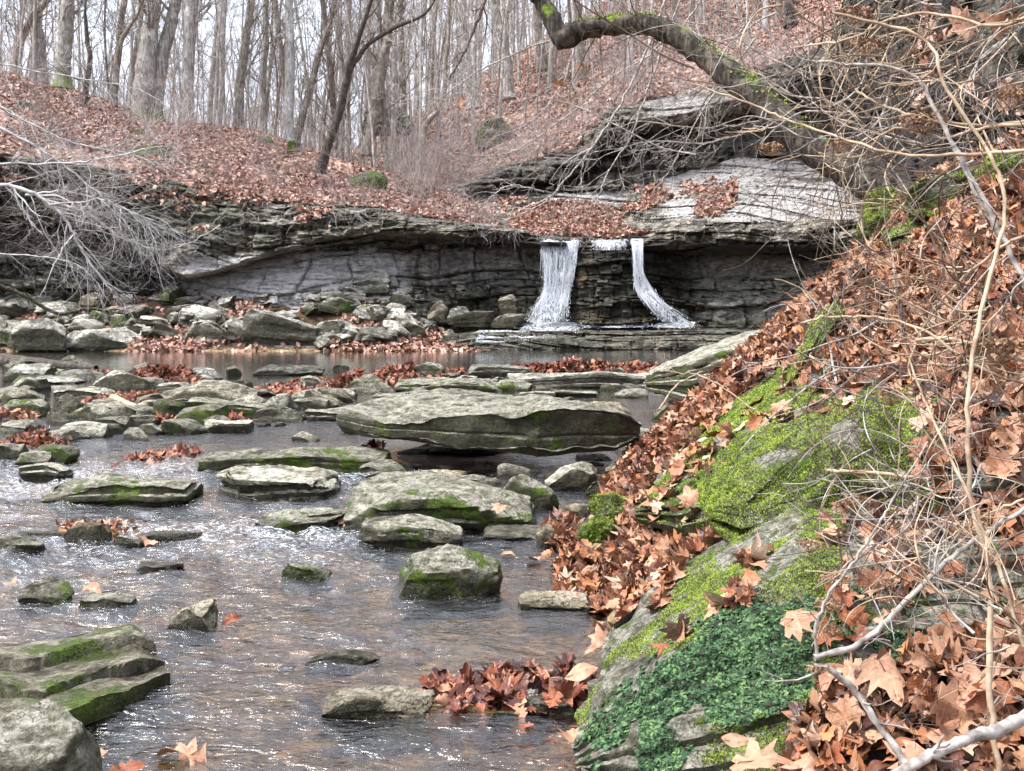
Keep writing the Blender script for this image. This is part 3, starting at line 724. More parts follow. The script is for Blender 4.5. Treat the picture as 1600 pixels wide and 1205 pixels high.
def quads_litter(pos, nrm, size, rs, tilt=.5):
    """cheap far leaves: bent diamond of four triangles"""
    T = np.array([(0, -.5, 0), (.38, -.1, .12), (.25, .35, .05), (0, .5, 0), (-.3, .3, .14), (-.4, -.15, .1)]); Fq = np.array([(0, 1, 2), (0, 2, 3), (0, 3, 4), (0, 4, 5)])
    n = len(pos); N = nrm+rs.normal(size=(n, 3))*tilt; N /= np.linalg.norm(N, axis=1, keepdims=True)
    A = np.cross(N, rs.normal(size=(n, 3))); A /= np.linalg.norm(A, axis=1, keepdims=True)+1e-9; B = np.cross(N, A)
    zz = rs.normal(size=(n, 1, 1))*1.2+1
    W = (T[None, :, 0:1]*A[:, None]+T[None, :, 1:2]*B[:, None]+T[None, :, 2:3]*zz*N[:, None])*size[:, None, None]+pos[:, None]
    return W.reshape(-1, 3), (Fq[None]+np.arange(n)[:, None, None]*6).reshape(-1, 3)
rs = np.random.default_rng(5)
def far_litter(G, n, size, mask, name='leaf_litter', seed=1, tilt=.5, up=.03):
    r = np.random.default_rng(seed); p, nn = scatter_grid(G, n, r, mask); p = p+nn*up+np.array([0, 0, 1])*r.random((n, 1))*up
    V, Fq = quads_litter(p, nn, size*r.uniform(.6, 1.3, n), r, tilt)
    o = mk(name, V, Fq, LEAFF); return thing(o, kind='stuff')
def patch(scale, seed, lo, hi): return lambda p: sstep(fbm(p*scale, 4, seed), lo, hi)+.04
def mL(p):
    px = p[:, 0]*F/p[:, 1]+CX; cull = (px > -60)*(p[:, 1] < 54)
    return cull*(sstep(fbm(p*.4, 4, 9), -.38, -.1)+.05)*np.where(px < 300, .7, 1)
far_litter(GL, 60000, .20, mL, 'leaf_litter', 1)
def mR(p):
    px = p[:, 0]*F/p[:, 1]+CX; row = HR-(p[:, 2]-CH)*F/p[:, 1]
    return (px > 480)*(px < 1350)*(row > -20)*(sstep(fbm(p*.35, 4, 29), -.35, .05)+.08)*np.clip(70/p[:, 1]-.4, .1, 1)
far_litter(GR, 60000, .21, mR, 'leaf_litter', 2)
# leaf heap on the shelf above the falls
def mound_grid():
    U, V_ = np.meshgrid(np.linspace(-1, 1, 60), np.linspace(0, 1, 40), indexing='ij')
    px = 885+U*115+np.where(U > .3, (U-.3)*35, 0); row = 366-V_*(50*(1-np.abs(U)**2.2)+3)+2*(1-V_); Yy = 42.1+V_*2.3
    G = np.stack([(px-CX)/F*Yy, Yy, CH-(row-HR)/F*Yy], -1); G[..., 2] += fbm(G*1.2, 3, 2)*.12
    return G
GM_ = mound_grid()
m_ = mk('leaf_heap', GM_, gridF(60, 40, flip=True), HILL, True, origin=(3, 42.5, 4.2)); thing(m_, 'broad heap of orange brown leaves on the shelf above the waterfall', 'leaf pile')
r = np.random.default_rng(77); p_, n_ = scatter_grid(GM_, 9000, r); V, Fq = quads_litter(p_+n_*.04, n_, .2*r.uniform(.6, 1.3, 9000), r, .6)
o = mk('leaves', V-np.array([3, 42.5, 4.2]), Fq, LEAFF); o.parent = m_; thing(o, kind='stuff')
far_litter(GW[:460, 22:110], 2600, .18, lambda p: sstep(fbm(p*np.array([.8, .8, 1.6]), 4, 44), .05, .22)*((p[:, 2] > 4.2)*1.0+.02), 'leaf_litter', 8, .5, .04)
# litter caught on ledges of the cliffs and among the shore rubble
far_litter(GS, 3500, .18, lambda p: sstep(fbm(p*.5, 3, 4), .1, .4)*((p[:, 0]*F/p[:, 1]+CX) < 1150), 'leaf_litter', 3)
def grid_ground(x0, x1, y0, y1, nx, ny, f=None):
    X, Y = np.meshgrid(np.linspace(x0, x1, nx), np.linspace(y0, y1, ny), indexing='ij')
    return np.stack([X, Y, (f or zground)(X, Y)], -1)
GSH = grid_ground(-22, 3, 37, 43, 300, 90)
def mS(p):
    px = p[:, 0]*F/p[:, 1]+CX
    return (px < 760)*(sstep(fbm(p*.7, 3, 14), 0, .3)+.05)+(px > 600)*(px < 760)*.5
far_litter(GSH, 9000, .19, mS, 'leaf_litter', 4, .7, .08)
# ================================================================= ROCKS
# ---- hero: great overhanging slab in midstream
def sec4(px, fb, ft, bt, bb, Yf, Yb):
    return [P(px[0], fb, Yf), P(px[1], bb, Yb), P(px[1], bt, Yb), P(px[0], ft, Yf)]
gs = [sec4((538, 560), 664, 648, 640, 650, 10.6, 11.2), sec4((600, 625), 686, 660, 612, 640, 10.2, 12.4), sec4((690, 700), 701, 650, 611, 640, 10.0, 12.3),
      sec4((780, 770), 708, 644, 616, 655, 9.9, 11.8), sec4((840, 835), 720, 638, 626, 670, 9.8, 10.9), sec4((905, 895), 712, 638, 631, 670, 9.9, 10.7), sec4((965, 955), 708, 643, 637, 670, 10.0, 10.7), sec4((1004, 996), 690, 664, 660, 672, 10.2, 10.5)]
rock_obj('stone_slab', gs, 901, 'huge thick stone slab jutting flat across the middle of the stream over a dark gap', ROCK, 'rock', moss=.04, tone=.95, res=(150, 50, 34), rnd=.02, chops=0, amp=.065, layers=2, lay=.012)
# ---- hero: big mossy stepped slab at left
ss = [sec4((-170, -120), 1150, 1055, 1030, 1060, 3.7, 4.4), sec4((-60, -20), 1120, 1050, 1012, 1040, 3.8, 4.6), sec4((85, 40), 1122, 1082, 1004, 1040, 3.75, 4.75), sec4((150, 120), 1092, 1060, 990, 1030, 3.95, 4.9), sec4((230, 200), 1068, 1030, 974, 1020, 4.25, 5.0), sec4((268, 236), 1052, 1022, 1000, 1020, 4.4, 4.9)]
def stepped(name, ss, seed, label, **kw):
    V, Fq = rock_mesh(ss, seed, res=(110, 70, 30), rnd=.03, chops=0, amp=.035, layers=0)
    L, _ = lattice(110, 70, 30)
    v = L[:, 1]; w = L[:, 2]; ln = .07*fbm(np.stack([L[:, 0]*5, v*0, v*0], -1), 3, seed)
    drop = sstep(.34+ln-v, 0, .03)*.075+sstep(.70+ln*.7-v, 0, .03)*.055
    V[:, 2] -= drop*np.clip(w*1.6, 0, 1)
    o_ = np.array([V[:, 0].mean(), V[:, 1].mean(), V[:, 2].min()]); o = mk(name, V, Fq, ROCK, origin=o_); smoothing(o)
    return thing(o, label, 'rock', **kw)
stepped('stone_slab', ss, 902, 'large mossy slab with stepped ridges lying at the left edge of the stream', moss=.30, tone=1.0, warm=.15)
# ---- near stream stones: (px, foot row, width, top row, label, options)
R_ = [
 (15, 1290, 260, 1088, 'big rounded grey boulder cut off by the lower left corner', dict(style='round', k=.8, moss=.05, tone=1.0, hi=True)),
 (57, 944, 92, 900, 'small mossy rock at the left edge of the stream above the stepped slab', dict(moss=.35)),
 (160, 954, 84, 930, 'low wet stone with one orange leaf on it near the left edge', dict(style='slab')),
 (293, 988, 76, 936, 'small pointed rock standing alone above the stepped slab', dict(warm=.2, tilt=.3, k=.7, taper=.5)),
 (474, 907, 78, 868, 'low triangular stone with moss on its left side in the rapids', dict(moss=.3, tilt=-.4)),
 (533, 1036, 116, 1010, 'flat dark stone barely above water in midstream', dict(tone=.8, seed=33, k=.5, taper=.5, tilt=.3)),
 (588, 1122, 184, 1052, 'pale tan wedge rock near the bottom middle of the stream', dict(warm=.25, tilt=.35, k=.6, seed=14)),
 (688, 930, 184, 846, 'large angular block with dark mossy front in the middle of the stream', dict(moss=.12, k=.7, seed=31, taper=.92, sink=.1)),
 (866, 954, 108, 926, 'flat pinkish stone beside the bank leaves', dict(style='slab', warm=.3, tone=1.25, seed=5)),
 (792, 1121, 54, 1103, 'small wet greenish stone among the wet leaves below', dict(tone=.8, moss=.1)),
 (858, 1114, 84, 1092, 'dark flat wet stone tucked under the leaves by the mossy slab', dict(style='slab', tone=.7)),
 (18, 868, 84, 822, 'dark mossy rock cut off by the left edge in the rapids', dict(moss=.2, tone=.7, tilt=-.4)),
 (130, 850, 74, 808, 'reddish brown rounded rock on the thin ledge at left', dict(style='round', warm=.5, tone=.75)),
 (192, 856, 50, 832, 'small dark stone right of the reddish rounded rock', dict(tone=.8)),
 (262, 843, 100, 829, 'thin flat strip of rock trailing right of the reddish rock', dict(style='slab', tone=.6, k=.3)),
 (60, 843, 84, 828, 'thin dark ledge stone left of the reddish rock', dict(style='slab', tone=.5, k=.4)),
 (242, 893, 72, 872, 'small wet stone with a leaf on it below the thin ledge', dict(tone=.75)),
 (178, 787, 226, 740, 'long pale slab with bright moss on its front at left', dict(style='slab', moss=.28, k=.55, seed=8, tone=1.1)),
 (455, 829, 172, 780, 'sloping rock washed by the rapids with mossy patches', dict(moss=.18, tilt=.55, k=.7)),
 (420, 776, 192, 731, 'broad pale flat slab in the middle stream', dict(style='slab', k=.8, tone=1.25, seed=77)),
 (455, 737, 290, 700, 'long dark mossy slab lying left of the great slab', dict(style='slab', moss=.22, tone=.85, k=.35, seed=3)),
 (684, 830, 292, 752, 'wide flat slab with a mossy left end in front of the great slab', dict(style='slab', moss=.16, k=.8, seed=55, tone=1.05, sink=.15)),
 (642, 852, 156, 812, 'pale wet slab in front of the mossy ended slab', dict(style='slab', tone=1.1, k=.5, moss=.08)),
 (596, 744, 78, 702, 'smooth dark stone leaning under the left end of the great slab', dict(tilt=.5, moss=.15, tone=.85)),
 (594, 764, 68, 735, 'small mossy wedge in front of the leaning stone', dict(moss=.25, taper=.4)),
 (690, 751, 74, 719, 'tan triangular stone in the shadow below the great slab', dict(warm=.35, taper=.4, k=.5)),
 (826, 796, 92, 729, 'upright pale rounded rock between two slabs', dict(style='round', tone=1.15, moss=.08, taper=.6)),
 (893, 766, 88, 722, 'pale blocky rock right of the upright rounded rock', dict(tone=1.15)),
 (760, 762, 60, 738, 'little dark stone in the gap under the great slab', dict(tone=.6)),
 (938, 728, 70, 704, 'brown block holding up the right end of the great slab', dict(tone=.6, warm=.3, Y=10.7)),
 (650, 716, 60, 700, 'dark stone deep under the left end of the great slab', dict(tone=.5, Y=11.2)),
 (865, 858, 56, 818, 'tan rock lying among the leaves at the foot of the bank', dict(warm=.3, Y=6.9)),
 (815, 842, 110, 828, 'flat wet stone just under water by the bank leaves', dict(style='slab', k=.9)),
 # ---- middle distance
 (1015, 706, 96, 652, 'pale rock leaning against the right end of the great slab', dict(tone=1.3, tilt=-.3)),
 (960, 650, 92, 609, 'tan pyramid shaped rock behind the right end of the great slab', dict(warm=.35, tone=1.2, taper=.4)),
 (925, 606, 232, 582, 'long flat pale shelf of rock before the far leaf line at right', dict(style='slab', k=.5, tone=1.25, seed=12)),
 (885, 637, 40, 617, 'small brown stone with leaves beside it right of centre', dict(tone=.8)),
 (800, 611, 64, 590, 'pale mossy hump of rock left of the long shelf', dict(tone=1.1, moss=.1)),
 (780, 589, 84, 572, 'thin dark slab just below the far leaf line', dict(style='slab', tone=.8)),
 (700, 612, 150, 592, 'flat slab with a green front behind the great slab', dict(style='slab', moss=.12, k=.6)),
 (670, 589, 42, 563, 'small upright greenish rock in the leaf line left of centre', dict(moss=.1, tone=1.1, style='round')),
 (575, 616, 70, 585, 'blocky greenish rock at the left foot of the leaf drift', dict(moss=.15)),
 (655, 603, 56, 588, 'low greenish rock before the small upright rock', dict(moss=.12)),
 (722, 600, 42, 583, 'small white faced rock before the leaf line', dict(tone=1.3)),
 (775, 640, 50, 622, 'small pale knob on the back edge of the great slab', dict(tone=1.2, Y=14)),
 (850, 600, 60, 586, 'flat pale stone left end of the long shelf', dict(style='slab', tone=1.1)),
 (322, 628, 132, 590, 'large flat topped block in the middle left of the stream', dict(tone=.95, warm=.12, k=.5, seed=21, taper=.95)),
 (183, 611, 78, 569, 'pale triangular boulder in front of the left leaf drift', dict(tone=1.3, taper=.55, style='round')),
 (35, 597, 72, 561, 'round greenish boulder by the floating log', dict(style='round', moss=.08, tone=1.15)),
 (306, 594, 62, 573, 'cream coloured stone behind the flat topped block', dict(tone=1.35)),
 (122, 597, 78, 575, 'low dark mossy rock left of the pale triangular boulder', dict(moss=.15, tone=.7)),
 (452, 587, 104, 566, 'dark arched rock at the edge of the far pool', dict(tone=.6, k=.5)),
 (440, 581, 30, 574, 'tiny pale stone under the dark arched rock', dict(tone=1.2)),
 (352, 656, 112, 624, 'long greenish slab in front of the flat topped block', dict(style='slab', moss=.12)),
 (430, 660, 70, 636, 'dark knobbly rock at the right end of the long greenish slab', dict(tone=.65)),
 (482, 640, 52, 621, 'small dark slab in the middle stream left of centre', dict(style='slab', tone=.8)),
 (502, 624, 90, 607, 'flat grey stone among the wet red leaves', dict(style='slab', tone=1.0)),
 (530, 657, 108, 638, 'low grey slab awash left of the great slab', dict(style='slab', k=.6)),
 (175, 656, 132, 606, 'long tilted green slab leaning down to the right', dict(tilt=-.6, moss=.12, k=.4, warm=.1, tone=1.1)),
 (28, 652, 68, 622, 'yellow green rounded stone at the left edge', dict(style='round', moss=.2, tone=1.1)),
 (100, 646, 54, 611, 'blocky stone right of the yellow green stone', dict(tone=.9)),
 (90, 664, 40, 637, 'small pale green stone below the blocky one', dict()),
 (170, 674, 78, 640, 'dark mossy wedge at the foot of the tilted green slab', dict(moss=.15, tone=.75, tilt=-.3)),
 (120, 686, 78, 658, 'pale oval stone on the left gravel', dict(style='round', tone=1.25)),
 (216, 666, 44, 644, 'small dark stone right of the mossy wedge', dict(tone=.7)),
 (231, 680, 34, 661, 'small pale stone by the clump of dark leaves', dict(tone=1.1)),
 (256, 678, 30, 664, 'small brown stone under the clump of dark leaves', dict(tone=.6)),
 (350, 675, 68, 657, 'flat blue grey stone with a red leaf at its tip', dict(style='slab', tone=1.2)),
 (368, 655, 30, 643, 'little square stone between red leaves', dict(tone=1.1)),
 (42, 728, 64, 704, 'pale stone with mossy side at the left edge', dict(moss=.2, tone=1.1)),
 (78, 722, 72, 690, 'dark mossy rock under a heap of wet leaves at left', dict(moss=.35, tone=.7)),
 (5, 722, 50, 690, 'dark slab cut off by the left edge under wet leaves', dict(tone=.7, style='slab')),
 (65, 748, 72, 725, 'low pale stone washed by water at left', dict(style='slab', tone=1.2)),
 (20, 628, 60, 604, 'grey rounded stone behind the yellow green stone', dict(style='round')),
 (75, 600, 70, 588, 'flat pale stone near the left leaf drift', dict(style='slab', tone=1.3)),
 (125, 621, 80, 605, 'low white slab left of centre gravel', dict(style='slab', tone=1.35)),
 (285, 643, 70, 628, 'grey flat stone in the wet leaf patch', dict(style='slab')),
 (242, 652, 60, 636, 'pale stone right of the driftwood piece', dict()),
 (262, 610, 50, 594, 'greenish stone at the left end of the flat topped block', dict()),
 (610, 625, 56, 610, 'small greenish stone behind the left tip of the great slab', dict(moss=.1)),
 (900, 620, 60, 608, 'flat stone in the shallow pool behind the great slab', dict(style='slab')),
 (840, 622, 50, 611, 'pale flat stone behind the great slab', dict(style='slab', tone=1.3)),
 (985, 622, 50, 606, 'small green tinted stone near the right bank', dict(tone=.9)),
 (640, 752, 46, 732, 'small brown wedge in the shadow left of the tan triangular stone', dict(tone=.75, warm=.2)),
 (735, 762, 70, 740, 'flat dark stone filling the shadowed gap in front of the added dark rock mass', dict(tone=.7, style='slab')),
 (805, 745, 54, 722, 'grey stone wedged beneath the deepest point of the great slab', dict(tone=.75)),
 (975, 742, 60, 712, 'tan stone wedged between the bank and the end of the great slab', dict(tone=.95, warm=.2)),
 (950, 775, 70, 744, 'mossy stone at the bank foot right of the pale blocky rock', dict(moss=.25, tone=.85)),
 (900, 808, 60, 784, 'small rounded tan stone at the bank foot', dict(tone=1.0, warm=.25, style='round')),
 (1052, 655, 64, 622, 'mossy grey stone where the bank meets the shelf', dict(moss=.2)),
]
for (px, rb, w_, rt, lab, kw) in R_:
    rock(px, rb, w_, rt, lab, **kw)
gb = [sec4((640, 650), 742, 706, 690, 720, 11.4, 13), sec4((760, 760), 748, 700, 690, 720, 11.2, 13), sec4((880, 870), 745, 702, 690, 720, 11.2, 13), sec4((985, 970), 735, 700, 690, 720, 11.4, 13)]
rock_obj('rock', gb, 77, 'added dark rock mass that blackens the gap under the great slab', ROCK, tone=.4, res=(60, 20, 20), rnd=.1, chops=3, amp=.08, layers=3, lay=.05)  # dark block added so the gap under the slab reads as deep shade
# long pale ridge rock at right, behind the bank
rg = [sec4((1010, 1025), 610, 592, 574, 585, 15.5, 18.5), sec4((1085, 1100), 640, 566, 540, 560, 13.5, 18), sec4((1170, 1180), 640, 536, 514, 540, 13, 17.5), sec4((1285, 1280), 620, 506, 492, 520, 12.5, 16.5)]
rock_obj('ridge_rock', rg, 55, 'long pale sloping ridge of rock rising behind the leafy bank at right', ROCK, moss=.05, tone=1.35, res=(90, 34, 26), rnd=.06, chops=3, amp=.04, layers=6, lay=.04, chopd=.9)
# ---- far shore boulders
B_ = [
 (136, 549, 140, 503, 'big white faced boulder on the left shore of the pool', dict(tone=1.4, seed=4, style='block')),
 (55, 534, 100, 484, 'pale sloping boulder behind the white faced boulder', dict(tone=1.25, z0=.35)),
 (314, 548, 100, 478, 'pointed upright slab leaning left on the pool shore', dict(tone=1.2, tilt=-.55, k=.3, seed=9)),
 (555, 530, 100, 483, 'large smooth pale boulder near the middle of the far shore', dict(tone=1.35, style='round', z0=.3, warm=.12)),
 (238, 512, 130, 442, 'tall dark layered boulder below the left cliff', dict(tone=.75, z0=.8, Y=40.3, seed=6, k=.5)),
 (436, 530, 115, 480, 'tilted dark slab leaning right on the far shore', dict(tone=.85, tilt=-.4, z0=.4, k=.35, style='slab')),
 (602, 545, 58, 530, 'low flat pale rock at the pool edge', dict(style='slab', tone=1.35)),
 (320, 500, 80, 468, 'slab leaning behind the pointed upright slab', dict(tilt=-.5, z0=.9, k=.3)),
 (366, 523, 52, 503, 'squat block right of the pointed upright slab', dict(tone=1.0, z0=.4)),
 (22, 545, 50, 525, 'low stone with moss at the far left of the pool', dict(moss=.2)),
 (200, 505, 60, 482, 'pale rubble rock behind the big white faced boulder', dict(tone=1.1, z0=.8)),
 (110, 492, 60, 470, 'flat topped rubble rock below the far left cliff', dict(z0=1.1, Y=40)),
 (20, 492, 60, 455, 'blue grey block under the far left cliff', dict(z0=1.1, Y=40, tone=.8)),
 (577, 452, 62, 425, 'pale block crowning the rubble pile under the shale', dict(tone=1.4, z0=2.2, Y=41, taper=.8)),
 (622, 474, 58, 446, 'pale block leaning right on the rubble pile', dict(tone=1.35, z0=1.7, Y=41, tilt=-.4)),
 (540, 472, 62, 440, 'broad pale block left on the rubble pile', dict(tone=1.2, z0=1.7, Y=40.8)),
 (545, 488, 50, 462, 'brownish block below the broad pale block', dict(warm=.3, z0=1.3, Y=40.6)),
 (600, 490, 60, 470, 'grey block at the foot of the leaning pale block', dict(z0=1.2, Y=40.6)),
 (684, 487, 34, 464, 'yellowish triangular stone in the rubble right of the pile', dict(warm=.4, tone=1.2, z0=1.2, Y=40.6, taper=.4)),
 (793, 477, 44, 459, 'tan block perched near the foot of the falls', dict(warm=.3, z0=1.4, Y=41)),
 (797, 503, 60, 482, 'dark flat block left of the main curtain foot', dict(tone=.7, z0=.9, Y=40.4)),
 (740, 503, 60, 486, 'brown slab under the cliff left of the falls', dict(tone=.8, warm=.2, z0=.9, Y=40.6, style='slab')),
 (715, 496, 40, 478, 'grey stone right of the yellowish triangular stone', dict(z0=1.0, Y=40.6)),
 (660, 508, 40, 488, 'square dark stone at the foot of the rubble', dict(tone=.8, z0=.7, Y=40.2)),
 (606, 500, 40, 480, 'dark stone right behind the smooth pale boulder', dict(tone=.7, z0=.9, Y=40.4)),
 (150, 500, 44, 483, 'small cream stone between boulders at left', dict(tone=1.3, z0=.9, Y=40)),
 (505, 545, 56, 526, 'greenish stone at the pool edge below the smooth boulder', dict(moss=.12)),
 (462, 546, 60, 528, 'mossy low stone at the pool edge in the middle left', dict(moss=.25, tone=.9)),
 (418, 546, 44, 526, 'cream stone at the pool edge', dict(tone=1.3)),
 (395, 516, 50, 494, 'grey wedge behind the pool edge stones', dict(z0=.7, Y=39.6)),
 (478, 512, 60, 486, 'dark jagged block above the pool edge', dict(tone=.75, z0=.8, Y=39.8)),
 (512, 498, 44, 474, 'grey block left of the smooth pale boulder', dict(z0=1.0, Y=40.2)),
 (345, 486, 50, 462, 'low slab half under the overhang', dict(z0=1.4, Y=40.6, tone=.9)),
 (262, 547, 50, 520, 'wedge between the white faced boulder and the pointed slab', dict(tone=1.1)),
 (205, 547, 40, 528, 'small low stone right of the white faced boulder', dict(tone=1.2)),
]
for (px, rb, w_, rt, lab, kw) in B_:
    kw = dict(kw); kw.setdefault('mat', ROCKFAR)
    if 'Y' not in kw: kw['Y'] = YW(rb, kw.get('z0', 0)) if kw.get('z0', 0) < .6 else 39.6
    kw['Y'] = min(kw['Y'], 41)
    rock(px, rb, w_, rt, lab, **kw)
# small rubble: a few shapes copied as individual stones
protos = []
for i in range(7):
    sc_ = [[(a*.5*(1 if abs(a) < .5 else .95), -.35, -.2), (a*.5, .35, -.2), (a*.5, .3, .35*(1-.25*abs(a))), (a*.5, -.28, .33*(1-.3*abs(a)))] for a in (-1, 0, 1)]
    V, Fq = rock_mesh(sc_, 300+i, res=(14, 10, 7), rnd=.15+.06*i, chops=10, amp=.08, layers=4, lay=.04, chopd=.74)
    me_o = mk('small_stone', V, Fq, ROCK); smoothing(me_o); protos.append(me_o)
    mf = me_o.data.copy(); mf.materials.clear(); mf.materials.append(ROCKFAR); me_o['_f'] = 0; del me_o['_f']
    protos[-1] = (me_o, mf)
def pebbles(n, region, size, label, group, seed, zf=None, far=False, tones=(.6, 1.35)):
    r = np.random.default_rng(seed); c = 0; tries = 0
    while c < n and tries < n*30:
        tries += 1
        px, row, Yfix = region(r)
        Yy = YW(row) if Yfix is None else Yfix
        if Yy > 60 or Yy < 0: continue
        x = (px-CX)/F*Yy; z = float(zground(np.array([x]), np.array([Yy]))[0]) if zf is None else zf
        if z < -.15 and zf is None: z = -.08
        s = r.uniform(*size)
        po, mf = protos[r.integers(7)]
        o = po.copy()
        if far: o.data = mf
        COL.objects.link(o); o.location = (x, Yy, z+s*.05); o.scale = (s, s*r.uniform(.7, 1.1), s*r.uniform(.5, 1.0))
        o.rotation_euler = (r.normal()*.2, r.normal()*.2, r.random()*6.28); o['label'] = label; o['category'] = 'stone'; o['group'] = group
        o['moss'] = float(max(0, r.normal()*.12)); o['tone'] = float(r.uniform(*tones)); o['warm'] = float(max(0, r.normal()*.18)); c += 1
pebbles(112, lambda r: (r.uniform(-10, 640), r.uniform(535, 552), r.uniform(38.0, 41.0)), (.45, 1.7), 'small grey stone in the rubble along the left shore of the pool', 'rubble stones along the left shore', 1, None, True)
pebbles(36, lambda r: (r.normal(610, 75), 540, r.uniform(39.6, 41.6)), (.35, 1.0), 'small pale stone in the rubble pile under the grey shale', 'rubble stones under the shale', 2, None, True, (.8, 1.5))
pebbles(78, lambda r: (r.uniform(-10, 560), r.uniform(572, 690), None), (.2, .8), 'small stone on the gravel bar left of the great slab', 'stones of the left gravel bar', 3, -.02)
pebbles(50, lambda r: (r.uniform(540, 1060), r.uniform(575, 615), None), (.15, .5), 'small stone in the rocky bar behind the great slab', 'stones of the bar behind the great slab', 4, -.02)
pebbles(9, lambda r: (r.uniform(560, 960), r.uniform(708, 765), None), (.08, .22), 'small stone in the gap below the great slab', 'stones below the great slab', 5, -.02)
pebbles(12, lambda r: (r.uniform(0, 900), r.uniform(800, 1100), None), (.05, .16), 'small stone barely wetted in the open stream', 'stones scattered in the open stream', 6, -.05)
for po, mf in protos: bpy.data.objects.remove(po)

# ================================================================= RIGHT BANK HEROES
def tufts(name, parent, pos, nrm, size, rs, mat, spikes=3):
    """little clumps: pyramidal blades standing on the surface"""
    n = len(pos); k = spikes
    pos = np.repeat(pos, k, 0); nrm = np.repeat(nrm, k, 0); m = len(pos)
    N = nrm+rs.normal(size=(m, 3))*.55; N /= np.linalg.norm(N, axis=1, keepdims=True)
    A = np.cross(N, rs.normal(size=(m, 3))); A /= np.linalg.norm(A, axis=1, keepdims=True)+1e-9; B = np.cross(N, A)
    s = size*rs.uniform(.5, 1.5, m)[:, None]; base = pos+rs.normal(size=(m, 3))*size*.4
    V = np.stack([base+A*s*.35, base-A*.18*s+B*.3*s, base-A*.18*s-B*.3*s, base+N*s*1.1], 1)
    T = np.array([(0, 1, 3), (1, 2, 3), (2, 0, 3)])
    Fa = (T[None]+np.arange(m)[:, None, None]*4).reshape(-1, 3)
    pl = np.array(parent.location)
    o = mk(name, V.reshape(-1, 3)-pl, Fa, mat); o.parent = parent; return thing(o, kind='stuff')
def leaflets(name, parent, pos, nrm, size, rs, mat):
    """small round overlapping leaves lying like shingles"""
    n = len(pos); N = nrm*.8+rs.normal(size=(n, 3))*.42+np.array([0, 0, .3]); N /= np.linalg.norm(N, axis=1, keepdims=True)
    A = np.cross(N, rs.normal(size=(n, 3))); A /= np.linalg.norm(A, axis=1, keepdims=True)+1e-9; B = np.cross(N, A)
    s = (size*rs.uniform(.45, 1.75, n))[:, None, None]; th = np.arange(6)*math.pi/3; rr = np.array([1, .85, .9, .55, .9, .85])
    ring = (np.cos(th)*rr)[None, :, None]*A[:, None]+(np.sin(th)*rr)[None, :, None]*B[:, None]-.18*N[:, None]
    V = np.concatenate([np.zeros((n, 1, 3)), ring], 1)*s+pos[:, None]+nrm[:, None]*size*rs.uniform(.1, 1.3, (n, 1, 1))
    T = np.array([(0, 1+i, 1+(i+1) % 6) for i in range(6)])
    o = mk(name, V.reshape(-1, 3)-np.array(parent.location), (T[None]+np.arange(n)[:, None, None]*7).reshape(-1, 3), mat); o.parent = parent
    return thing(o, kind='stuff')
def surf_points(V, Fq, n, rs, maskf):
    N = vnormals(V, Fq); c = V[Fq].mean(1); fn = np.cross(V[Fq[:, 2]]-V[Fq[:, 0]], V[Fq[:, 3]]-V[Fq[:, 1]]); A = np.linalg.norm(fn, axis=1); fn = fn/(A[:, None]+1e-12)
    pr = A*maskf(c, fn); pr = np.maximum(pr, 0); pr /= pr.sum(); i = rs.choice(len(Fq), n, p=pr); a, b = rs.random((n, 1)), rs.random((n, 1))
    q = V[Fq[i]]; p = (q[:, 0]*(1-a)+q[:, 1]*a)*(1-b)+(q[:, 3]*(1-a)+q[:, 2]*a)*b
    return p, fn[i]
def bank_rock(name, sec, seed, label, moss, tone, warm=0, res=(90, 50, 40), **kw):
    d = dict(rnd=.05, chops=4, amp=.06, layers=9, lay=.03, chopd=.88); d.update(kw)
    V, Fq = rock_mesh(sec, seed, res=res, **d)
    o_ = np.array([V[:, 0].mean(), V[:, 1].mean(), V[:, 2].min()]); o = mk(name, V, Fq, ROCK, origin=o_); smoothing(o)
    thing(o, label, 'rock', moss=float(moss), tone=float(tone), warm=float(warm)); return o, V, Fq
def pxr(p): return p[:, 0]*F/p[:, 1]+CX, HR-(p[:, 2]-CH)*F/p[:, 1]
# M3: lower slab, top edge mossy, front hung with creeping leaves
def S4(fb, bb, bt, ft): return [P(*fb), P(*bb), P(*bt), P(*ft)]
m3 = [S4((905, 1215, 3.25), (930, 1090, 4.1), (935, 1060, 4.15), (900, 1165, 3.4)),
      S4((960, 1240, 3.05), (960, 1100, 4.3), (950, 975, 4.45), (935, 1105, 3.45)),
      S4((1060, 1260, 2.95), (1040, 1100, 4.6), (1040, 905, 4.7), (1040, 1010, 3.5)),
      S4((1170, 1270, 2.9), (1150, 1100, 4.7), (1130, 850, 4.8), (1150, 925, 3.55)),
      S4((1290, 1260, 2.9), (1270, 1100, 4.7), (1230, 800, 4.8), (1275, 850, 3.6)),
      S4((1440, 1220, 3.0), (1420, 1050, 4.7), (1400, 780, 4.8), (1430, 845, 3.62)),
      S4((1680, 1200, 3.0), (1650, 1050, 4.7), (1640, 760, 4.8), (1680, 850, 3.6))]
M3, V3, F3 = bank_rock('mossy_ledge', m3, 811, 'long tilted ledge with bright moss on top and green creeping leaves on its face', .10, .85, res=(170, 60, 70), amp=.05, layers=14, lay=.022, chops=0)
r = np.random.default_rng(3)
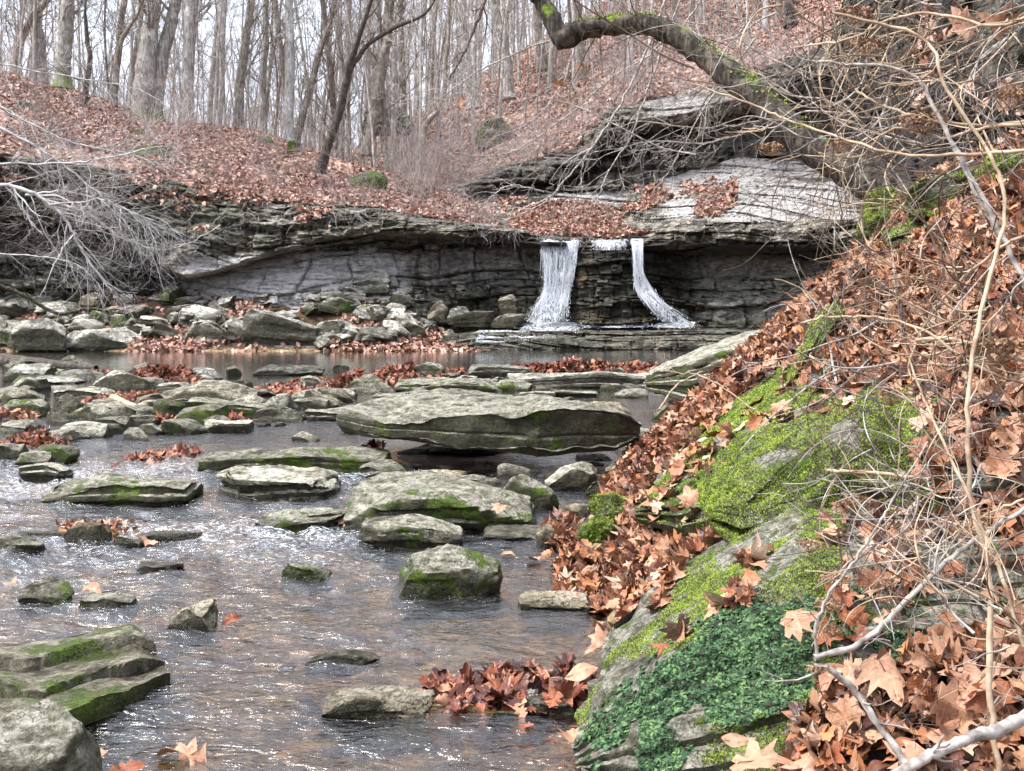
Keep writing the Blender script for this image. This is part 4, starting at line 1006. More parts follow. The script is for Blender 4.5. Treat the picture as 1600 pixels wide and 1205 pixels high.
def msk_ivy(c, n):
    px, row = pxr(c); edge = ip(px, [900, 960, 1060, 1170, 1290, 1450, 1700], [1150, 1090, 1000, 930, 880, 865, 865])
    k = sstep(row-edge, -14, 22)*(n[:, 1] < .1)*(fbm(c*4.2, 4, 5) > -.16+.25*(px < 1000))
    return k*(row < 1215)*(px < 1620)*np.where(px > 1275, .35*(fbm(c*5, 3, 6) > 0), 1)*(row < ip(px, [900, 1100, 1200, 1300, 1620], [1215, 1215, 1130, 1060, 1040]))*(1-sstep(row-edge, 190, 240)*(px < 1150))*(.35+.65*(px > 960))
p_, n_ = surf_points(V3, F3, 85000, r, msk_ivy); leaflets('creeping_leaves', M3, p_, n_, .0066, r, IVY)
def msk_m3(c, n):
    px, row = pxr(c); return sstep(n[:, 2], .05, .4)*sstep(fbm(c*np.array([3, 3, 3]), 4, 8), -.12, .12)*(px < 1320)+.05*(px > 1180)*(n[:, 1] < 0)*(px < 1300)
p_, n_ = surf_points(V3, F3, 48000, r, msk_m3); tufts('moss', M3, p_, n_, .0052, r, MOSS, 2)
# M2: big mossy boulder with pale bare patches
m2 = [S4((1110, 812, 4.75), (1120, 760, 5.6), (1110, 742, 5.6), (1112, 795, 4.75)),
      S4((1165, 868, 4.35), (1180, 780, 5.6), (1180, 690, 5.6), (1150, 770, 4.55)),
      S4((1260, 862, 4.2), (1270, 780, 5.6), (1270, 640, 5.7), (1250, 705, 4.6)),
      S4((1350, 850, 4.15), (1360, 760, 5.5), (1370, 600, 5.7), (1350, 640, 4.65)),
      S4((1450, 852, 3.95), (1460, 740, 5.4), (1450, 600, 5.6), (1450, 672, 4.35)),
      S4((1660, 850, 3.85), (1640, 700, 5.2), (1600, 600, 5.4), (1640, 690, 4.2))]
M2, V2, F2 = bank_rock('mossy_boulder', m2, 822, 'big moss covered boulder with bare pale stone patches on the right bank', .08, .8, res=(120, 60, 60), amp=.09, layers=5, lay=.03, chops=0, rnd=.18)
def msk_m2(c, n):
    px, row = pxr(c)
    bare = (np.hypot((px-1322)/26, (row-680)/24) < 1)+(np.hypot((px-1225-(row-720)*-.4)/42, (row-718)/16) < 1)
    return (bare < 1)*(px < 1470)*sstep(fbm(c*2.4, 4, 18)+n[:, 2]*.55-.10, -.30, .0)*(n[:, 2] > -.55)
p_, n_ = surf_points(V2, F2, 80000, r, msk_m2); tufts('moss', M2, p_, n_, .0065, r, MOSS, 2)
# M1: mossy leaning slab above, with bare streaks
m1 = [S4((1000, 812, 5.9), (1020, 770, 6.8), (1015, 745, 6.8), (1005, 790, 5.9)),
      S4((1075, 832, 5.3), (1090, 740, 6.8), (1070, 690, 6.9), (1060, 760, 5.6)),
      S4((1160, 800, 5.2), (1160, 700, 6.8), (1150, 625, 6.9), (1150, 688, 5.7)),
      S4((1230, 730, 5.3), (1230, 640, 6.8), (1215, 575, 7.0), (1225, 628, 5.8)),
      S4((1310, 660, 5.4), (1300, 600, 6.8), (1285, 520, 7.1), (1300, 570, 5.9))]
M1, V1, F1 = bank_rock('mossy_slab', m1, 833, 'narrow leaning slab with streaks of moss between leaf drifts on the right bank', .12, .85, res=(110, 50, 40), amp=.04, layers=10, lay=.03, chops=0)
def msk_m1(c, n):
    px, row = pxr(c); return (px < 1290)*sstep(n[:, 2], -.3, .2)*sstep(fbm(c*np.array([2.2, 2.2, 2.2]), 4, 28), -.3, .05)
p_, n_ = surf_points(V1, F1, 50000, r, msk_m1); tufts('moss', M1, p_, n_, .0075, r, MOSS, 2)
def extra_ledge(seed, secs, label, n, moss_lo):
    o, V, Fq = bank_rock('mossy_ledge', secs, seed, label, .12, .85, res=(70, 34, 24), amp=.07, layers=7, lay=.04, chops=3)
    rr = np.random.default_rng(seed); p, nn = surf_points(V, Fq, n, rr, lambda c, q: sstep(q[:, 2]+fbm(c*2.5, 4, seed)*.8, moss_lo, moss_lo+.3)); tufts('moss', o, p, nn, .0085, rr, MOSS, 2); return V, Fq
E1 = extra_ledge(861, [S4((1215, 640, 6.5), (1225, 610, 7.4), (1222, 590, 7.5), (1212, 625, 6.5)), S4((1262, 590, 6.5), (1270, 540, 7.5), (1266, 510, 7.6), (1258, 560, 6.6)), S4((1318, 510, 6.8), (1320, 470, 7.8), (1312, 432, 7.9), (1310, 468, 6.9))], 'slanted mossy ledge edge rising along the outer rim of the bank', 14000, .1)
E2 = extra_ledge(862, [S4((1380, 400, 7.0), (1380, 370, 8), (1375, 345, 8), (1378, 372, 7.0)), S4((1480, 385, 6.6), (1480, 340, 7.8), (1478, 305, 7.8), (1478, 335, 6.7)), S4((1640, 345, 6.2), (1640, 300, 7.6), (1640, 255, 7.6), (1640, 285, 6.4))], 'dark ledge with bright moss along its top at the upper right of the bank', 22000, -.1)
E3 = extra_ledge(863, [S4((1035, 880, 5.6), (1040, 850, 6.4), (1040, 838, 6.4), (1032, 865, 5.6)), S4((1090, 850, 5.5), (1095, 815, 6.4), (1092, 792, 6.4), (1086, 826, 5.5)), S4((1128, 820, 5.4), (1130, 790, 6.2), (1130, 770, 6.2), (1126, 800, 5.4))], 'short broken ledge between the mossy boulder and the low mossy lump', 5000, .2)
E4 = extra_ledge(864, [S4((1420, 640, 5.0), (1425, 600, 5.8), (1422, 575, 5.8), (1418, 612, 5.0)), S4((1500, 600, 4.9), (1500, 550, 5.8), (1500, 520, 5.8), (1498, 560, 5.0)), S4((1590, 545, 4.9), (1590, 500, 5.8), (1590, 465, 5.8), (1588, 505, 5.0))], 'half buried grey ledge among the leaves at the right edge', 3500, .45)
# more moss cushions on the bank
def moss_mound(px, row, Y, w, h, label, seed, n=3500, sz=.011):
    c = P(px, row, Y); W = w*Y/F/2; Hh = h*Y/F/2; rr = np.random.default_rng(seed)
    sc_ = [[(c[0]+a*W, c[1]-W*.6, c[2]-Hh*.9), (c[0]+a*W, c[1]+W*.7, c[2]-Hh*.7), (c[0]+a*W, c[1]+W*.6, c[2]+Hh), (c[0]+a*W, c[1]-W*.4, c[2]+Hh*.7)] for a in (-1, 0, 1)]
    V, Fq = rock_mesh(sc_, seed, res=(34, 24, 18), rnd=.5, chops=12, amp=.24, layers=3, lay=.05, chopd=.7)
    o_ = np.array([V[:, 0].mean(), V[:, 1].mean(), V[:, 2].min()]); o = mk('mossy_rock', V, Fq, ROCK, origin=o_); smoothing(o)
    thing(o, label, 'rock', moss=.45, tone=.9, warm=0.0)
    p, nn = surf_points(V, Fq, n, rr, lambda cc, q: (q[:, 2] > -.4)*sstep(fbm(cc*4, 3, seed), -.15, .15)); tufts('moss', o, p, nn, sz, rr, MOSS, 2)
moss_mound(935, 828, 6.5, 70, 34, 'low mossy lump among leaves at the foot of the bank', 41, 2200, .008)
moss_mound(955, 790, 6.9, 70, 40, 'rounded tan topped stone half sunk in leaves at the bank foot', 42, 900, .010)
moss_mound(1395, 338, 7.6, 130, 84, 'mossy hump where the fallen trunk meets the bank top', 43, 14000, .009)
moss_mound(1500, 310, 7.0, 200, 84, 'long green moss cushion on the crest of the bank', 44, 20000, .009)
moss_mound(1600, 272, 6.7, 150, 84, 'moss cushion on the bank crest at the right edge', 45, 14000, .009)
moss_mound(1300, 470, 8.4, 44, 60, 'small mossy knob on the outer edge of the bank', 46, 1800, .013)
moss_mound(1110, 690, 7.2, 60, 60, 'mossy rock low on the bank left of the leaning slab', 47, 2200, .012)
moss_mound(1080, 900, 4.9, 70, 60, 'small mossy rock above the lower ledge', 48, 1500, .009)
# ================================================================= NEAR LEAF LITTER
def near_litter(G, n, s0, seed, mask, kindmix=(.6, .2, .2), tilt=.45, lift=.05, mat=None, rings=2, curl=.5, name='leaf_litter', parent=None):
    r = np.random.default_rng(seed); p, nn = scatter_grid(G, n, r, mask); p[:, 2] += r.random(n)**1.5*lift; p += nn*.01
    kk = r.choice(3, n, p=kindmix); acc = Acc()
    for k in range(3):
        s = kk == k
        if s.any():
            V, Fq = place_leaves(p[s], nn[s], s0*r.uniform(.55, 1.25, s.sum()), r, k, rings, tilt, curl); acc.add(V, Fq, uv=LUV[0])
    o = acc.build(name, mat or LEAFN, parent, smooth=True); return thing(o, kind='stuff')
GB = grid_ground(-1, 5.5, 2.0, 9, 260, 280); GB2 = grid_ground(.3, 8, 9, 24, 200, 260)
def mB(p):
    s = p[:, 0]-xedge(p[:, 1]); px, row = pxr(p)
    e1 = np.abs((row-ip(px, [1000, 1060, 1150, 1230, 1300], [790, 740, 660, 605, 550]))) < 34
    e2 = (px > 1120)*(px < 1385)*(row > ip(px, [1120, 1180, 1250, 1350, 1450], [760, 730, 690, 630, 620]))*(row < 880)
    ex = (e1*(px > 1000)*(px < 1290)*(fbm(p*2.5, 3, 3) < .12)+e2) > 0
    return (~ex)*(p[:, 1] > np.where(px > 1385, 3.5, 3.9))*(s > .05)*(px < 1750)*(px > 800)*(row < 1330)*(sstep(fbm(p*1.3, 3, 91), -.45, -.2)+.15)*np.clip(9/p[:, 1]**1.3, .35, 2.2)
near_litter(GB, 15000, .088, 11, mB, lift=.07, curl=.75)
near_litter(GB2, 6500, .11, 12, lambda p: (p[:, 0]-xedge(p[:, 1]) > 0)*(p[:, 0]*F/p[:, 1]+CX < 1500)*((p[:, 1] < 12.2)+(p[:, 1] > 19)+(p[:, 0]*F/p[:, 1]+CX > 1275) > 0)*1.0+1e-9, rings=1, lift=.10)
# leaves lodged on the bank rocks
def rock_leaves(V, Fq, n, s0, seed, mask):
    r = np.random.default_rng(seed); p, nn = surf_points(V, Fq, n, r, mask); acc = Acc()
    V_, F_ = place_leaves(p+nn*.02, nn, s0*r.uniform(.6, 1.25, n), r, 0, 2, .4, .6); acc.add(V_, F_, uv=LUV[0])
    thing(acc.build('leaf_litter', LEAFN), kind='stuff')
rock_leaves(V1, F1, 230, .10, 1, lambda c, n: (n[:, 2] > .45)*(fbm(c*2.2, 3, 28) < .05)*1.0)
rock_leaves(V2, F2, 330, .10, 2, lambda c, n: (n[:, 2] > .2)*((pxr(c)[0] > 1440)+(pxr(c)[1] < 650)*(fbm(c*2, 3, 5) > 0))*1.0)
rock_leaves(V3, F3, 170, .085, 3, lambda c, n: (n[:, 2] > .5)*(pxr(c)[0] > 1020)*(pxr(c)[0] < 1200)*(fbm(c*2, 3, 5) > 0)*1.0)
rock_leaves(V3, F3, 520, .075, 4, lambda c, n: (n[:, 2] > .2)*(pxr(c)[0] > 1285)*1.0)
rock_leaves(V2, F2, 260, .085, 5, lambda c, n: (n[:, 2] > -.1)*(pxr(c)[0] > 1440)*1.0)
# big leaves in the pocket at the lower right corner: each is its own leaf
pocket = grid_ground(.35, 1.45, 2.0, 3.0, 40, 40, lambda X, Y: .22+(X-.5)*.30+(Y-2.4)*.33+fbm(np.stack([X*3, Y*3, X*0], -1), 3, 2)*.06-sstep(.82+(Y-2.4)*.1-X, 0, .25)*.5-sstep(Y, 2.9, 3.0)*.1)
mk('pocket_soil', pocket-np.array([0, 0, .03]), gridF(40, 40, flip=False), GROUND, True); thing(bpy.data.objects['pocket_soil'], kind='structure')
def mP(p):
    px, row = pxr(p); return (px > ip(row, [980, 1010, 1060, 1205, 1300], [1420, 1290, 1200, 1100, 1050]))*1.0+1e-6
near_litter(pocket, 1500, .075, 21, mP, lift=.05, tilt=.5, curl=.8)
def single_leaf(p, n, s, kind, seed, label, group=None, mat=None, tilt=.4, curl=.6, name='fallen_leaf'):
    r = np.random.default_rng(seed); V, Fq = place_leaves(np.array([p]), np.array([n], float), np.array([s]), r, kind, 3, tilt, curl)
    # leaf stalk
    a = Acc(); a.add(V, Fq, uv=LUV[0]); dirv = V[1]-V[0]; dirv /= np.linalg.norm(dirv)+1e-9
    st = [V[1], V[1]+dirv*s*.25+np.array([0, 0, .01]), V[1]+dirv*s*.45]; a.tube(st, [s*.012, s*.010, s*.008], 4)
    o = a.build(name, mat or LEAFN, origin=np.array(p), smooth=True); return thing(o, label, 'leaf', group)
r = np.random.default_rng(99); pp, nn = scatter_grid(pocket, 70, r, mP)
for i in range(70):
    single_leaf(pp[i]+np.array([0, 0, .055]), nn[i], r.uniform(.07, .125), 0 if i % 5 else 2, 500+i, 'big dry leaf lying loose on top of the leaf pocket at the lower right', 'leaves on the lower right leaf pocket')
# single leaves that stand out
for i, (px, row, Y, s, kd, lab, mt) in enumerate([
    (143, 922, None, .13, 2, 'folded orange leaf on the low wet stone near the left edge', LEAFN), (362, 968, None, .10, 1, 'dark red oak leaf sticking up right of the small pointed rock', LEAFR),
    (290, 1180, None, .18, 1, 'tall curled brown leaf standing in the water at the bottom', LEAFN), (195, 1203, None, .12, 1, 'dark curled leaf at the bottom edge left of the tall curled leaf', LEAFR),
    (128, 1180, None, .12, 0, 'brown leaf against the corner boulder', LEAFN), (793, 866, None, .09, 2, 'small orange oval leaf floating by the bank', LEAFN),
    (835, 874, None, .11, 0, 'pale orange leaf floating near the bank foot', LEAFN), (537, 815, None, .17, 1, 'bright rust leaf upright at the mossy end of the flat slab', LEAFN),
    (233, 845, None, .13, 0, 'light orange leaf on the end of the thin ledge', LEAFN), (935, 1010, 4.6, .12, 0, 'orange leaf in the water beside the mossy ledge', LEAFN),
    (905, 1048, 3.9, .13, 2, 'large pale leaf stood on edge above the wet leaf clump', LEAFN), (1195, 1190, 2.45, .14, 0, 'big golden tan leaf at the bottom left of the leaf pocket', LEAFN),
    (1390, 1060, 2.75, .15, 0, 'largest curled tan leaf standing against the ledge', LEAFN), (1250, 965, 3.2, .11, 0, 'pinkish leaf hanging in front of the creeping leaves', LEAFN),
    (1150, 1160, 2.75, .10, 2, 'small orange oval leaf under the creeping leaves', LEAFN), (780, 794, 6.9, .10, 0, 'flat orange leaf lying on the wide flat slab', LEAFN),
    (895, 1150, 3.6, .10, 0, 'orange leaf at the waterline under the ledge tip', LEAFN), (280, 884, None, .10, 1, 'dark wet leaf stuck on the small wet stone', LEAFR), (15, 912, None, .08, 0, 'small orange leaf at the left edge of the stream', LEAFN)]):
    Yy = YW(row, .02) if Y is None else Y
    up = np.array([0, -.5, .8]) if i in (0, 1, 2, 7, 10, 12, 13) else np.array([0, -.1, 1])
    p0 = P(px, row, Yy); p0[2] = max(p0[2], .02)
    single_leaf(p0, up/np.linalg.norm(up), s, kd, 700+i, lab, mat=mt, tilt=.15, curl=.5 if i not in (0, 2, 12) else .9)
# wet leaf drifts in the stream
def drift(cx, row, wpx, dY, n, h, s0, seed, label, mat=LEAFR, Y=None, kind=(.3, .6, .1)):
    r = np.random.default_rng(seed); Yy = YW(row) if Y is None else Y; W = wpx*Yy/F/2; x0 = (cx-CX)/F*Yy
    a = r.uniform(-1, 1, n); b = r.normal(size=n)*.5; hh = h*.6*(1-np.abs(a)**3)*np.exp(-b*b*1.5)*(.6+.8*(vnoise(np.stack([a*4+seed, b*0, b*0], -1), seed)*.5+.5))
    p = np.stack([x0+a*W, Yy+b*dY+fbm(np.stack([a*2, a*0, a*0+seed], -1), 2, seed)*dY, r.random(n)*hh+.01], -1)
    acc = Acc(); kk = r.choice(3, n, p=kind)
    for k in range(3):
        s = kk == k
        if s.any(): V, Fq = place_leaves(p[s], np.tile([0, -.25, 1.0], (s.sum(), 1)), s0*r.uniform(.6, 1.3, s.sum()), r, k, 1, .8 if h > .05 else .35, .7); acc.add(V, Fq, uv=LUV[0])
    o = acc.build('leaf_drift', mat, origin=np.array([x0, Yy, 0]), smooth=True); return thing(o, label, 'leaf drift')
drift(272, 592, 118, .5, 672, .45, 0.154, 1, 'red brown heap of oak leaves behind the flat topped block')
drift(230, 600, 60, .4, 192, .25, 0.14, 2, 'small heap of red leaves right of the pale triangular boulder')
drift(580, 600, 100, .9, 672, .42, 0.14, 3, 'sloping drift of red leaves left of the small upright greenish rock')
drift(640, 588, 120, .5, 512, .35, 0.14, 4, 'drift of red leaves running to the small upright greenish rock')
drift(740, 584, 90, .4, 256, .15, 0.14, 5, 'thin line of red leaves before the far pool')
drift(925, 580, 290, .45, 1440, .38, 0.154, 6, 'long bank of dark red leaves dammed along the far pool')
drift(1065, 584, 90, .6, 320, .35, 0.14, 7, 'end of the leaf dam piled near the right bank')
drift(430, 612, 95, .9, 480, .05, 0.119, 8, 'flat raft of red leaves floating right of the flat topped block')
drift(500, 600, 110, .7, 416, .10, 0.119, 9, 'raft of orange leaves left of the sloping drift')
drift(215, 622, 120, .6, 480, .06, 0.119, 10, 'flat wet patch of pink red leaves in front of the triangular boulder')
drift(350, 657, 90, .35, 176, .12, 0.112, 11, 'red leaves caught on the long greenish slab')
drift(430, 634, 90, .3, 176, .06, 0.112, 12, 'line of dark red leaves on the middle stream stones')
drift(55, 694, 90, .25, 272, .22, 0.105, 13, "heap of dark red wet leaves on the mossy rock at left")
drift(260, 662, 40, .2, 80, .14, 0.105, 14, 'clump of dark wet leaves on two small stones')
drift(255, 714, 90, .3, 144, .03, 0.098, 15, 'few wet leaves caught above the long pale slab')
drift(10, 655, 70, .3, 192, .2, 0.119, 16, 'orange leaves gathered at the left edge', LEAFN)
drift(165, 825, 150, .12, 96, .05, 0.084, 17, 'orange leaves snagged behind the reddish rounded rock', LEAFN)
drift(755, 1078, 180, .14, 112, .07, 0.084, 18, 'line of wet red leaves running from the tan wedge rock')
drift(780, 1100, 150, .12, 64, .05, 0.084, 19, 'dark soggy leaves beside the small wet greenish stone')
drift(885, 1085, 90, .14, 96, .16, 0.091, 20, 'clump of wet red leaves against the tip of the mossy ledge')
drift(920, 905, 90, .5, 208, .12, 0.098, 21, 'orange leaves piled at the waterline of the bank', LEAFN, kind=(.8, .1, .1))
drift(960, 940, 60, .4, 144, .1, 0.098, 22, 'orange leaves beside the flat pinkish stone', LEAFN, kind=(.8, .1, .1))
drift(880, 838, 60, .5, 144, .16, 0.098, 23, 'pinkish leaves around the tan rock at the bank foot', LEAFN, kind=(.8, .1, .1))
drift(575, 712, 50, .3, 80, .12, 0.098, 24, 'dark leaves under the left end of the great slab')
drift(700, 625, 130, .3, 96, .02, 0.105, 25, 'scattered red leaves lying on top of the great slab', Y=11.9)
o = [q for q in bpy.data.objects if q.get('label', '').startswith('scattered red leaves')][0]; o.location.z = CH-(628-HR)/F*11.9
drift(90, 588, 150, .8, 256, .08, 0.126, 27, 'red leaves around the low mossy rock at left')
drift(620, 760, 60, .3, 32, .02, 0.084, 28, 'few leaves by the small mossy wedge')
# ================================================================= TREES AND BRANCHES
def unit(v): v = np.asarray(v, float); return v/(np.linalg.norm(v)+1e-9)
def grow(acc, p, d, L, r, lvl, rs, up=.15, nch=(3, 6), ang=(.5, 1.1), wig=.22, lr=(.4, .7), rr=.6, sides=4, n=6, minr=.003):
    pts = [np.array(p, float)]; d = unit(d); step = L/(n-1)
    for i in range(n-1):
        d = unit(d+rs.normal(size=3)*wig+np.array([0, 0, up*.5])); pts.append(pts[-1]+d*step)
    rad = np.maximum(np.linspace(r, r*.35, n), minr); acc.tube(pts, rad, sides if r > .02 else 3)
    if lvl <= 0: return
    for c in range(rs.integers(*nch)):
        t = rs.uniform(.25, 1.0)*(n-1); i = min(int(t), n-2); q = pts[i]+(pts[i+1]-pts[i])*(t-i); dd = unit(pts[i+1]-pts[i])
        a = rs.uniform(*ang); o = unit(np.cross(dd, rs.normal(size=3)))
        grow(acc, q, dd*math.cos(a)+o*math.sin(a), L*rs.uniform(*lr)*(1-.3*t/(n-1)), max(rad[i]*rr, minr), lvl-1, rs, up, nch, ang, wig, lr, rr, 3, max(4, n-1), minr)
def make_tree(name, trunk, radii, seed, label, group, mat, nl=14, first=.25, ll=.32, lvl=3, wig=.16, up=.25, cmat=None, samples=16, minr=.006, nch=(3, 6)):
    rs = np.random.default_rng(seed); T = spline(trunk, samples); Rr = np.interp(np.linspace(0, 1, samples), np.linspace(0, 1, len(radii)), radii)
    H = np.linalg.norm(T[-1]-T[0]); T[1:, :2] += rs.normal(size=(samples-1, 2))*np.minimum(Rr[1:, None], .12)*.22
    e = empty(name, T[0], label, 'tree', group); a = Acc(); base = T[0].copy()
    Tr = T.copy(); RR = Rr.copy(); RR[0] *= 1.45; RR[1] *= 1.06
    # fine tube with a lumpy outline
    n2 = samples*3; T2 = spline(Tr, n2); R2 = np.interp(np.linspace(0, 1, n2), np.linspace(0, 1, samples), RR)*(1+rs.normal(size=n2)*.035)
    a.tube(T2, R2, 10); a.build('trunk', mat, e, origin=base)
    c = Acc()
    for k in range(nl):
        t = first+(1-first)*(k+rs.random())/nl; i = min(int(t*(samples-1)), samples-2)
        th = rs.random()*6.28; el = rs.uniform(.3, 1.15); d = np.array([math.cos(th)*math.cos(el), math.sin(th)*math.cos(el), math.sin(el)])
        grow(c, T[i], d, H*ll*(1.15-.6*t)*rs.uniform(.6, 1.2), max(Rr[i]*rs.uniform(.16, .36), minr*1.6), lvl-1, rs, up, nch, (.4, 1.0), wig, minr=minr)
    c.build('crown', cmat or mat, e, origin=base); return e
def copy_thing(e, loc, rz, s, label=None, group=None):
    o = e.copy(); COL.objects.link(o); o.location = Vector([float(c) for c in loc]); o.rotation_euler = (0, 0, rz); o.scale = (s, s, s)
    if label: o['label'] = label
    if group: o['group'] = group
    for ch in e.children:
        c = ch.copy(); COL.objects.link(c); c.parent = o
    return o
HG = np.concatenate([GL.reshape(-1, 3), GR.reshape(-1, 3)])
def hz(x, y, which=None):
    G = HG if which is None else which.reshape(-1, 3)
    d = (G[:, 0]-x)**2+(G[:, 1]-y)**2; return float(G[np.argmin(d), 2])
def TR(pts, dY=0): return [P(*p) for p in pts]
# traced trees: base to top (px,row,Y), radius in px at base/top, label
for i, (pts, r0, r1, lab, mt, kw) in enumerate([
    ([(222, 196, 50), (226, 130, 50), (233, 60, 50.3), (241, -10, 50.6), (250, -220, 51)], 17, 10, 'thickest grey trunk with bright moss round its foot on the left bank crest', BARKM, {}),
    ([(240, 190, 50.4), (250, 110, 50.6), (268, 30, 51), (282, -40, 51), (305, -240, 52)], 12, 7, 'grey trunk leaning right out of the mossy foot of the thickest one', BARKM, {}),
    ([(293, 194, 50.5), (294, 100, 50.5), (297, 0, 50.5), (299, -230, 50)], 9.5, 7, 'straight dark grey trunk right of the two mossy footed ones', BARK[0], {}),
    ([(98, 140, 51), (101, 70, 51), (107, 0, 51), (118, -240, 51)], 13, 9, 'pale straight trunk with a mossy foot on the left rise', BARKM, {}),
    ([(64, 130, 56), (62, 60, 56), (50, 0, 56), (40, -160, 56)], 8, 5, 'grey trunk left of the pale straight trunk on the left rise', BARK[0], {}),
    ([(25, 118, 55), (30, 70, 55), (52, 25, 55), (85, -20, 55), (120, -150, 55)], 7, 4, 'crooked trunk bending right at the far left', BARK[1], {}),
    ([(372, 205, 52), (377, 120, 52), (388, 40, 52), (396, -40, 52), (410, -250, 53)], 7.5, 5, 'reddish brown trunk with a broken pale patch in the middle of the left woods', BARK[1], {}),
    ([(452, 226, 53), (453, 120, 53), (451, 20, 53), (453, -200, 53)], 8.5, 6, 'pale straight trunk near the right end of the left bank crest', BARK[2], {}),
    ([(460, 230, 53), (478, 160, 53), (500, 80, 53), (524, 0, 53), (560, -160, 53)], 6, 4, 'brown trunk leaning right beside the pale straight one', BARK[1], {}),
    ([(410, 212, 56), (412, 110, 56), (416, 0, 56), (420, -200, 56)], 6, 4, 'greyish trunk behind the reddish brown one', BARK[0], {}),
    ([(500, 270, 44.5), (515, 215, 44.3), (533, 165, 44.2), (546, 110, 44), (560, 60, 43.8), (590, -20, 43.5), (640, -160, 43)], 7.5, 3.6, 'dark leaning young tree on the bank edge left of the falls', BARKD, dict(nl=6, first=.5, lvl=2)),
    ([(572, 243, 52), (586, 170, 52), (600, 90, 52), (612, 0, 52), (625, -200, 52)], 9, 6, 'brown curved trunk standing in the gap between the two slopes', BARK[1], {}),
    ([(124, 195, 49), (133, 150, 49), (140, 90, 49), (133, 40, 49), (137, -30, 49)], 5, 2.5, 'thin dark crooked sapling on the left slope', BARKD, dict(nl=9, first=.25, lvl=2, ll=.4)),
    ([(172, 190, 50), (178, 130, 50), (188, 70, 50), (215, 20, 50), (240, -40, 50)], 5, 2.4, 'thin forked sapling left of the thickest trunk', BARK[1], dict(nl=9, first=.3, lvl=2, ll=.4)),
    ([(545, 112, 44), (575, 70, 43.8), (620, 42, 43.6), (665, 20, 43.4), (700, -40, 43.2)], 4, 2.2, 'dark side stem arching right from the leaning young tree', BARKD, dict(nl=7, first=.2, lvl=2, ll=.35)),
    ([(655, 240, 49), (668, 190, 49), (690, 160, 49), (700, 60, 49), (705, -60, 49)], 5, 3, 'crooked mossy sapling at the foot of the right slope', BARK[1], dict(nl=9, lvl=2)),
    ([(795, 155, 60), (790, 80, 60), (775, 0, 60), (770, -150, 60)], 9, 6, 'grey leaning trunk at the top of the right slope', BARK[0], {}),
    ([(850, 110, 62), (842, 50, 62), (838, -20, 62), (830, -160, 62)], 8, 5, 'trunk standing behind the broken end of the fallen trunk', BARK[1], {}),
    ([(740, 170, 66), (728, 90, 66), (722, 0, 66), (716, -150, 66)], 9, 6, 'pale trunk left of the grey leaning trunk on the right slope', BARK[2], {}),
    ([(1236, 40, 44), (1232, 0, 44), (1225, -60, 44), (1222, -200, 44)], 9, 6, 'dark trunk rising above the right cliff', BARKD, dict(nl=6)),
]):
    b = np.array(pts, float); Y0 = b[0, 2]; tr = TR(pts)
    if r0 >= 8: kw = dict(dict(first=.5, ll=.2), **kw)
    make_tree('bare_tree', tr, [r0*Y0/F, r0*.9*Y0/F, (r0*.55+r1*.45)*Y0/F, r1*Y0/F, r1*.4*Y0/F], 40+i, lab, None, mt, **dict(dict(nl=14, first=.22, ll=.26, lvl=3), **kw))
# forest prototypes
FP = []
for i in range(13):
    rs_ = np.random.default_rng(200+i); H_ = rs_.uniform(19, 27); lean = rs_.normal(size=2)*1.3; r0 = [.09, .10, .12, .15, .19, .09, .11, .16, .08, .05, .045, .055, .04][i]; H_ = H_ if i < 9 else H_*.55
    tr = [(0, 0, -.4), (lean[0]*.2+rs_.normal()*.25, lean[1]*.2, H_*.3), (lean[0]*.6+rs_.normal()*.4, lean[1]*.6, H_*.65), (lean[0], lean[1], H_)]
    FP.append(make_tree('bare_tree', np.array(tr), [r0*1.1, r0, r0*.75, r0*.35], 300+i, 'x', None, BARK[i % 3], nl=17, first=.16, ll=.17, lvl=3, minr=.008, nch=(3, 6)))
rs = np.random.default_rng(17); cnt = 0
woods = [(72, -80, 640, 53, 95, 'slender bare tree in the crowded woods behind the left bank', 'trees behind the left bank'),
         (46, 560, 1330, 52, 95, 'slender bare tree among many on the slope right of the gap', 'trees on the right slope'),
         (78, -80, 641, 51, 75, 'thin young sapling with pale stem in the left woods', 'saplings in the left woods'),
         (72, 540, 1250, 50, 85, 'thin young sapling with pale stem on the right slope', 'saplings on the right slope')]
for (n, x0, x1, y0, y1, lab, grp) in woods:
    for k in range(n):
        px = x0+(x1-x0)*(k+rs.random())/n; Yy = y0+(y1-y0)*rs.random()**1.1
        x = (px-CX)/F*Yy; z = hz(x, Yy, GL if x1 in (640, 641) else GR)
        if x1 in (640, 641) and Yy > 56: z = min(z, 6)
        copy_thing(FP[rs.integers(9)] if 'sapling' not in lab else FP[9+rs.integers(4)], (x, Yy, z-.2), rs.random()*6.28, rs.uniform(.75, 1.15), lab, grp)
for e in FP:
    for ch in list(e.children): bpy.data.objects.remove(ch)
    bpy.data.objects.remove(e)
# the far wood that reads as one mass
rs = np.random.default_rng(77); a = Acc()
for k in range(330):
    Yy = rs.uniform(85, 150); px = rs.uniform(-80, 1000); x = (px-CX)/F*Yy; z = 2 if px < 600 else hz(x, min(Yy, 118), GR); Hh = rs.uniform(14, 26); r0 = rs.uniform(.06, .2)
    T = spline(np.array([(x, Yy, z-1), (x+rs.normal()*.5, Yy, z+Hh*.4), (x+rs.normal()*1.4, Yy, z+Hh)]), 8); a.tube(T, np.linspace(r0, r0*.3, 8), 5)
    for q in range(9):
        i = rs.integers(2, 7); grow(a, T[i], (rs.normal(), rs.normal(), .9), Hh*.16*rs.uniform(.6, 1.3), r0*.3, 1, rs, .2, (3, 6), (.4, 1), .16, minr=.014, n=5, sides=3)
thing(a.build('distant_woods', BARK[2]), kind='stuff')
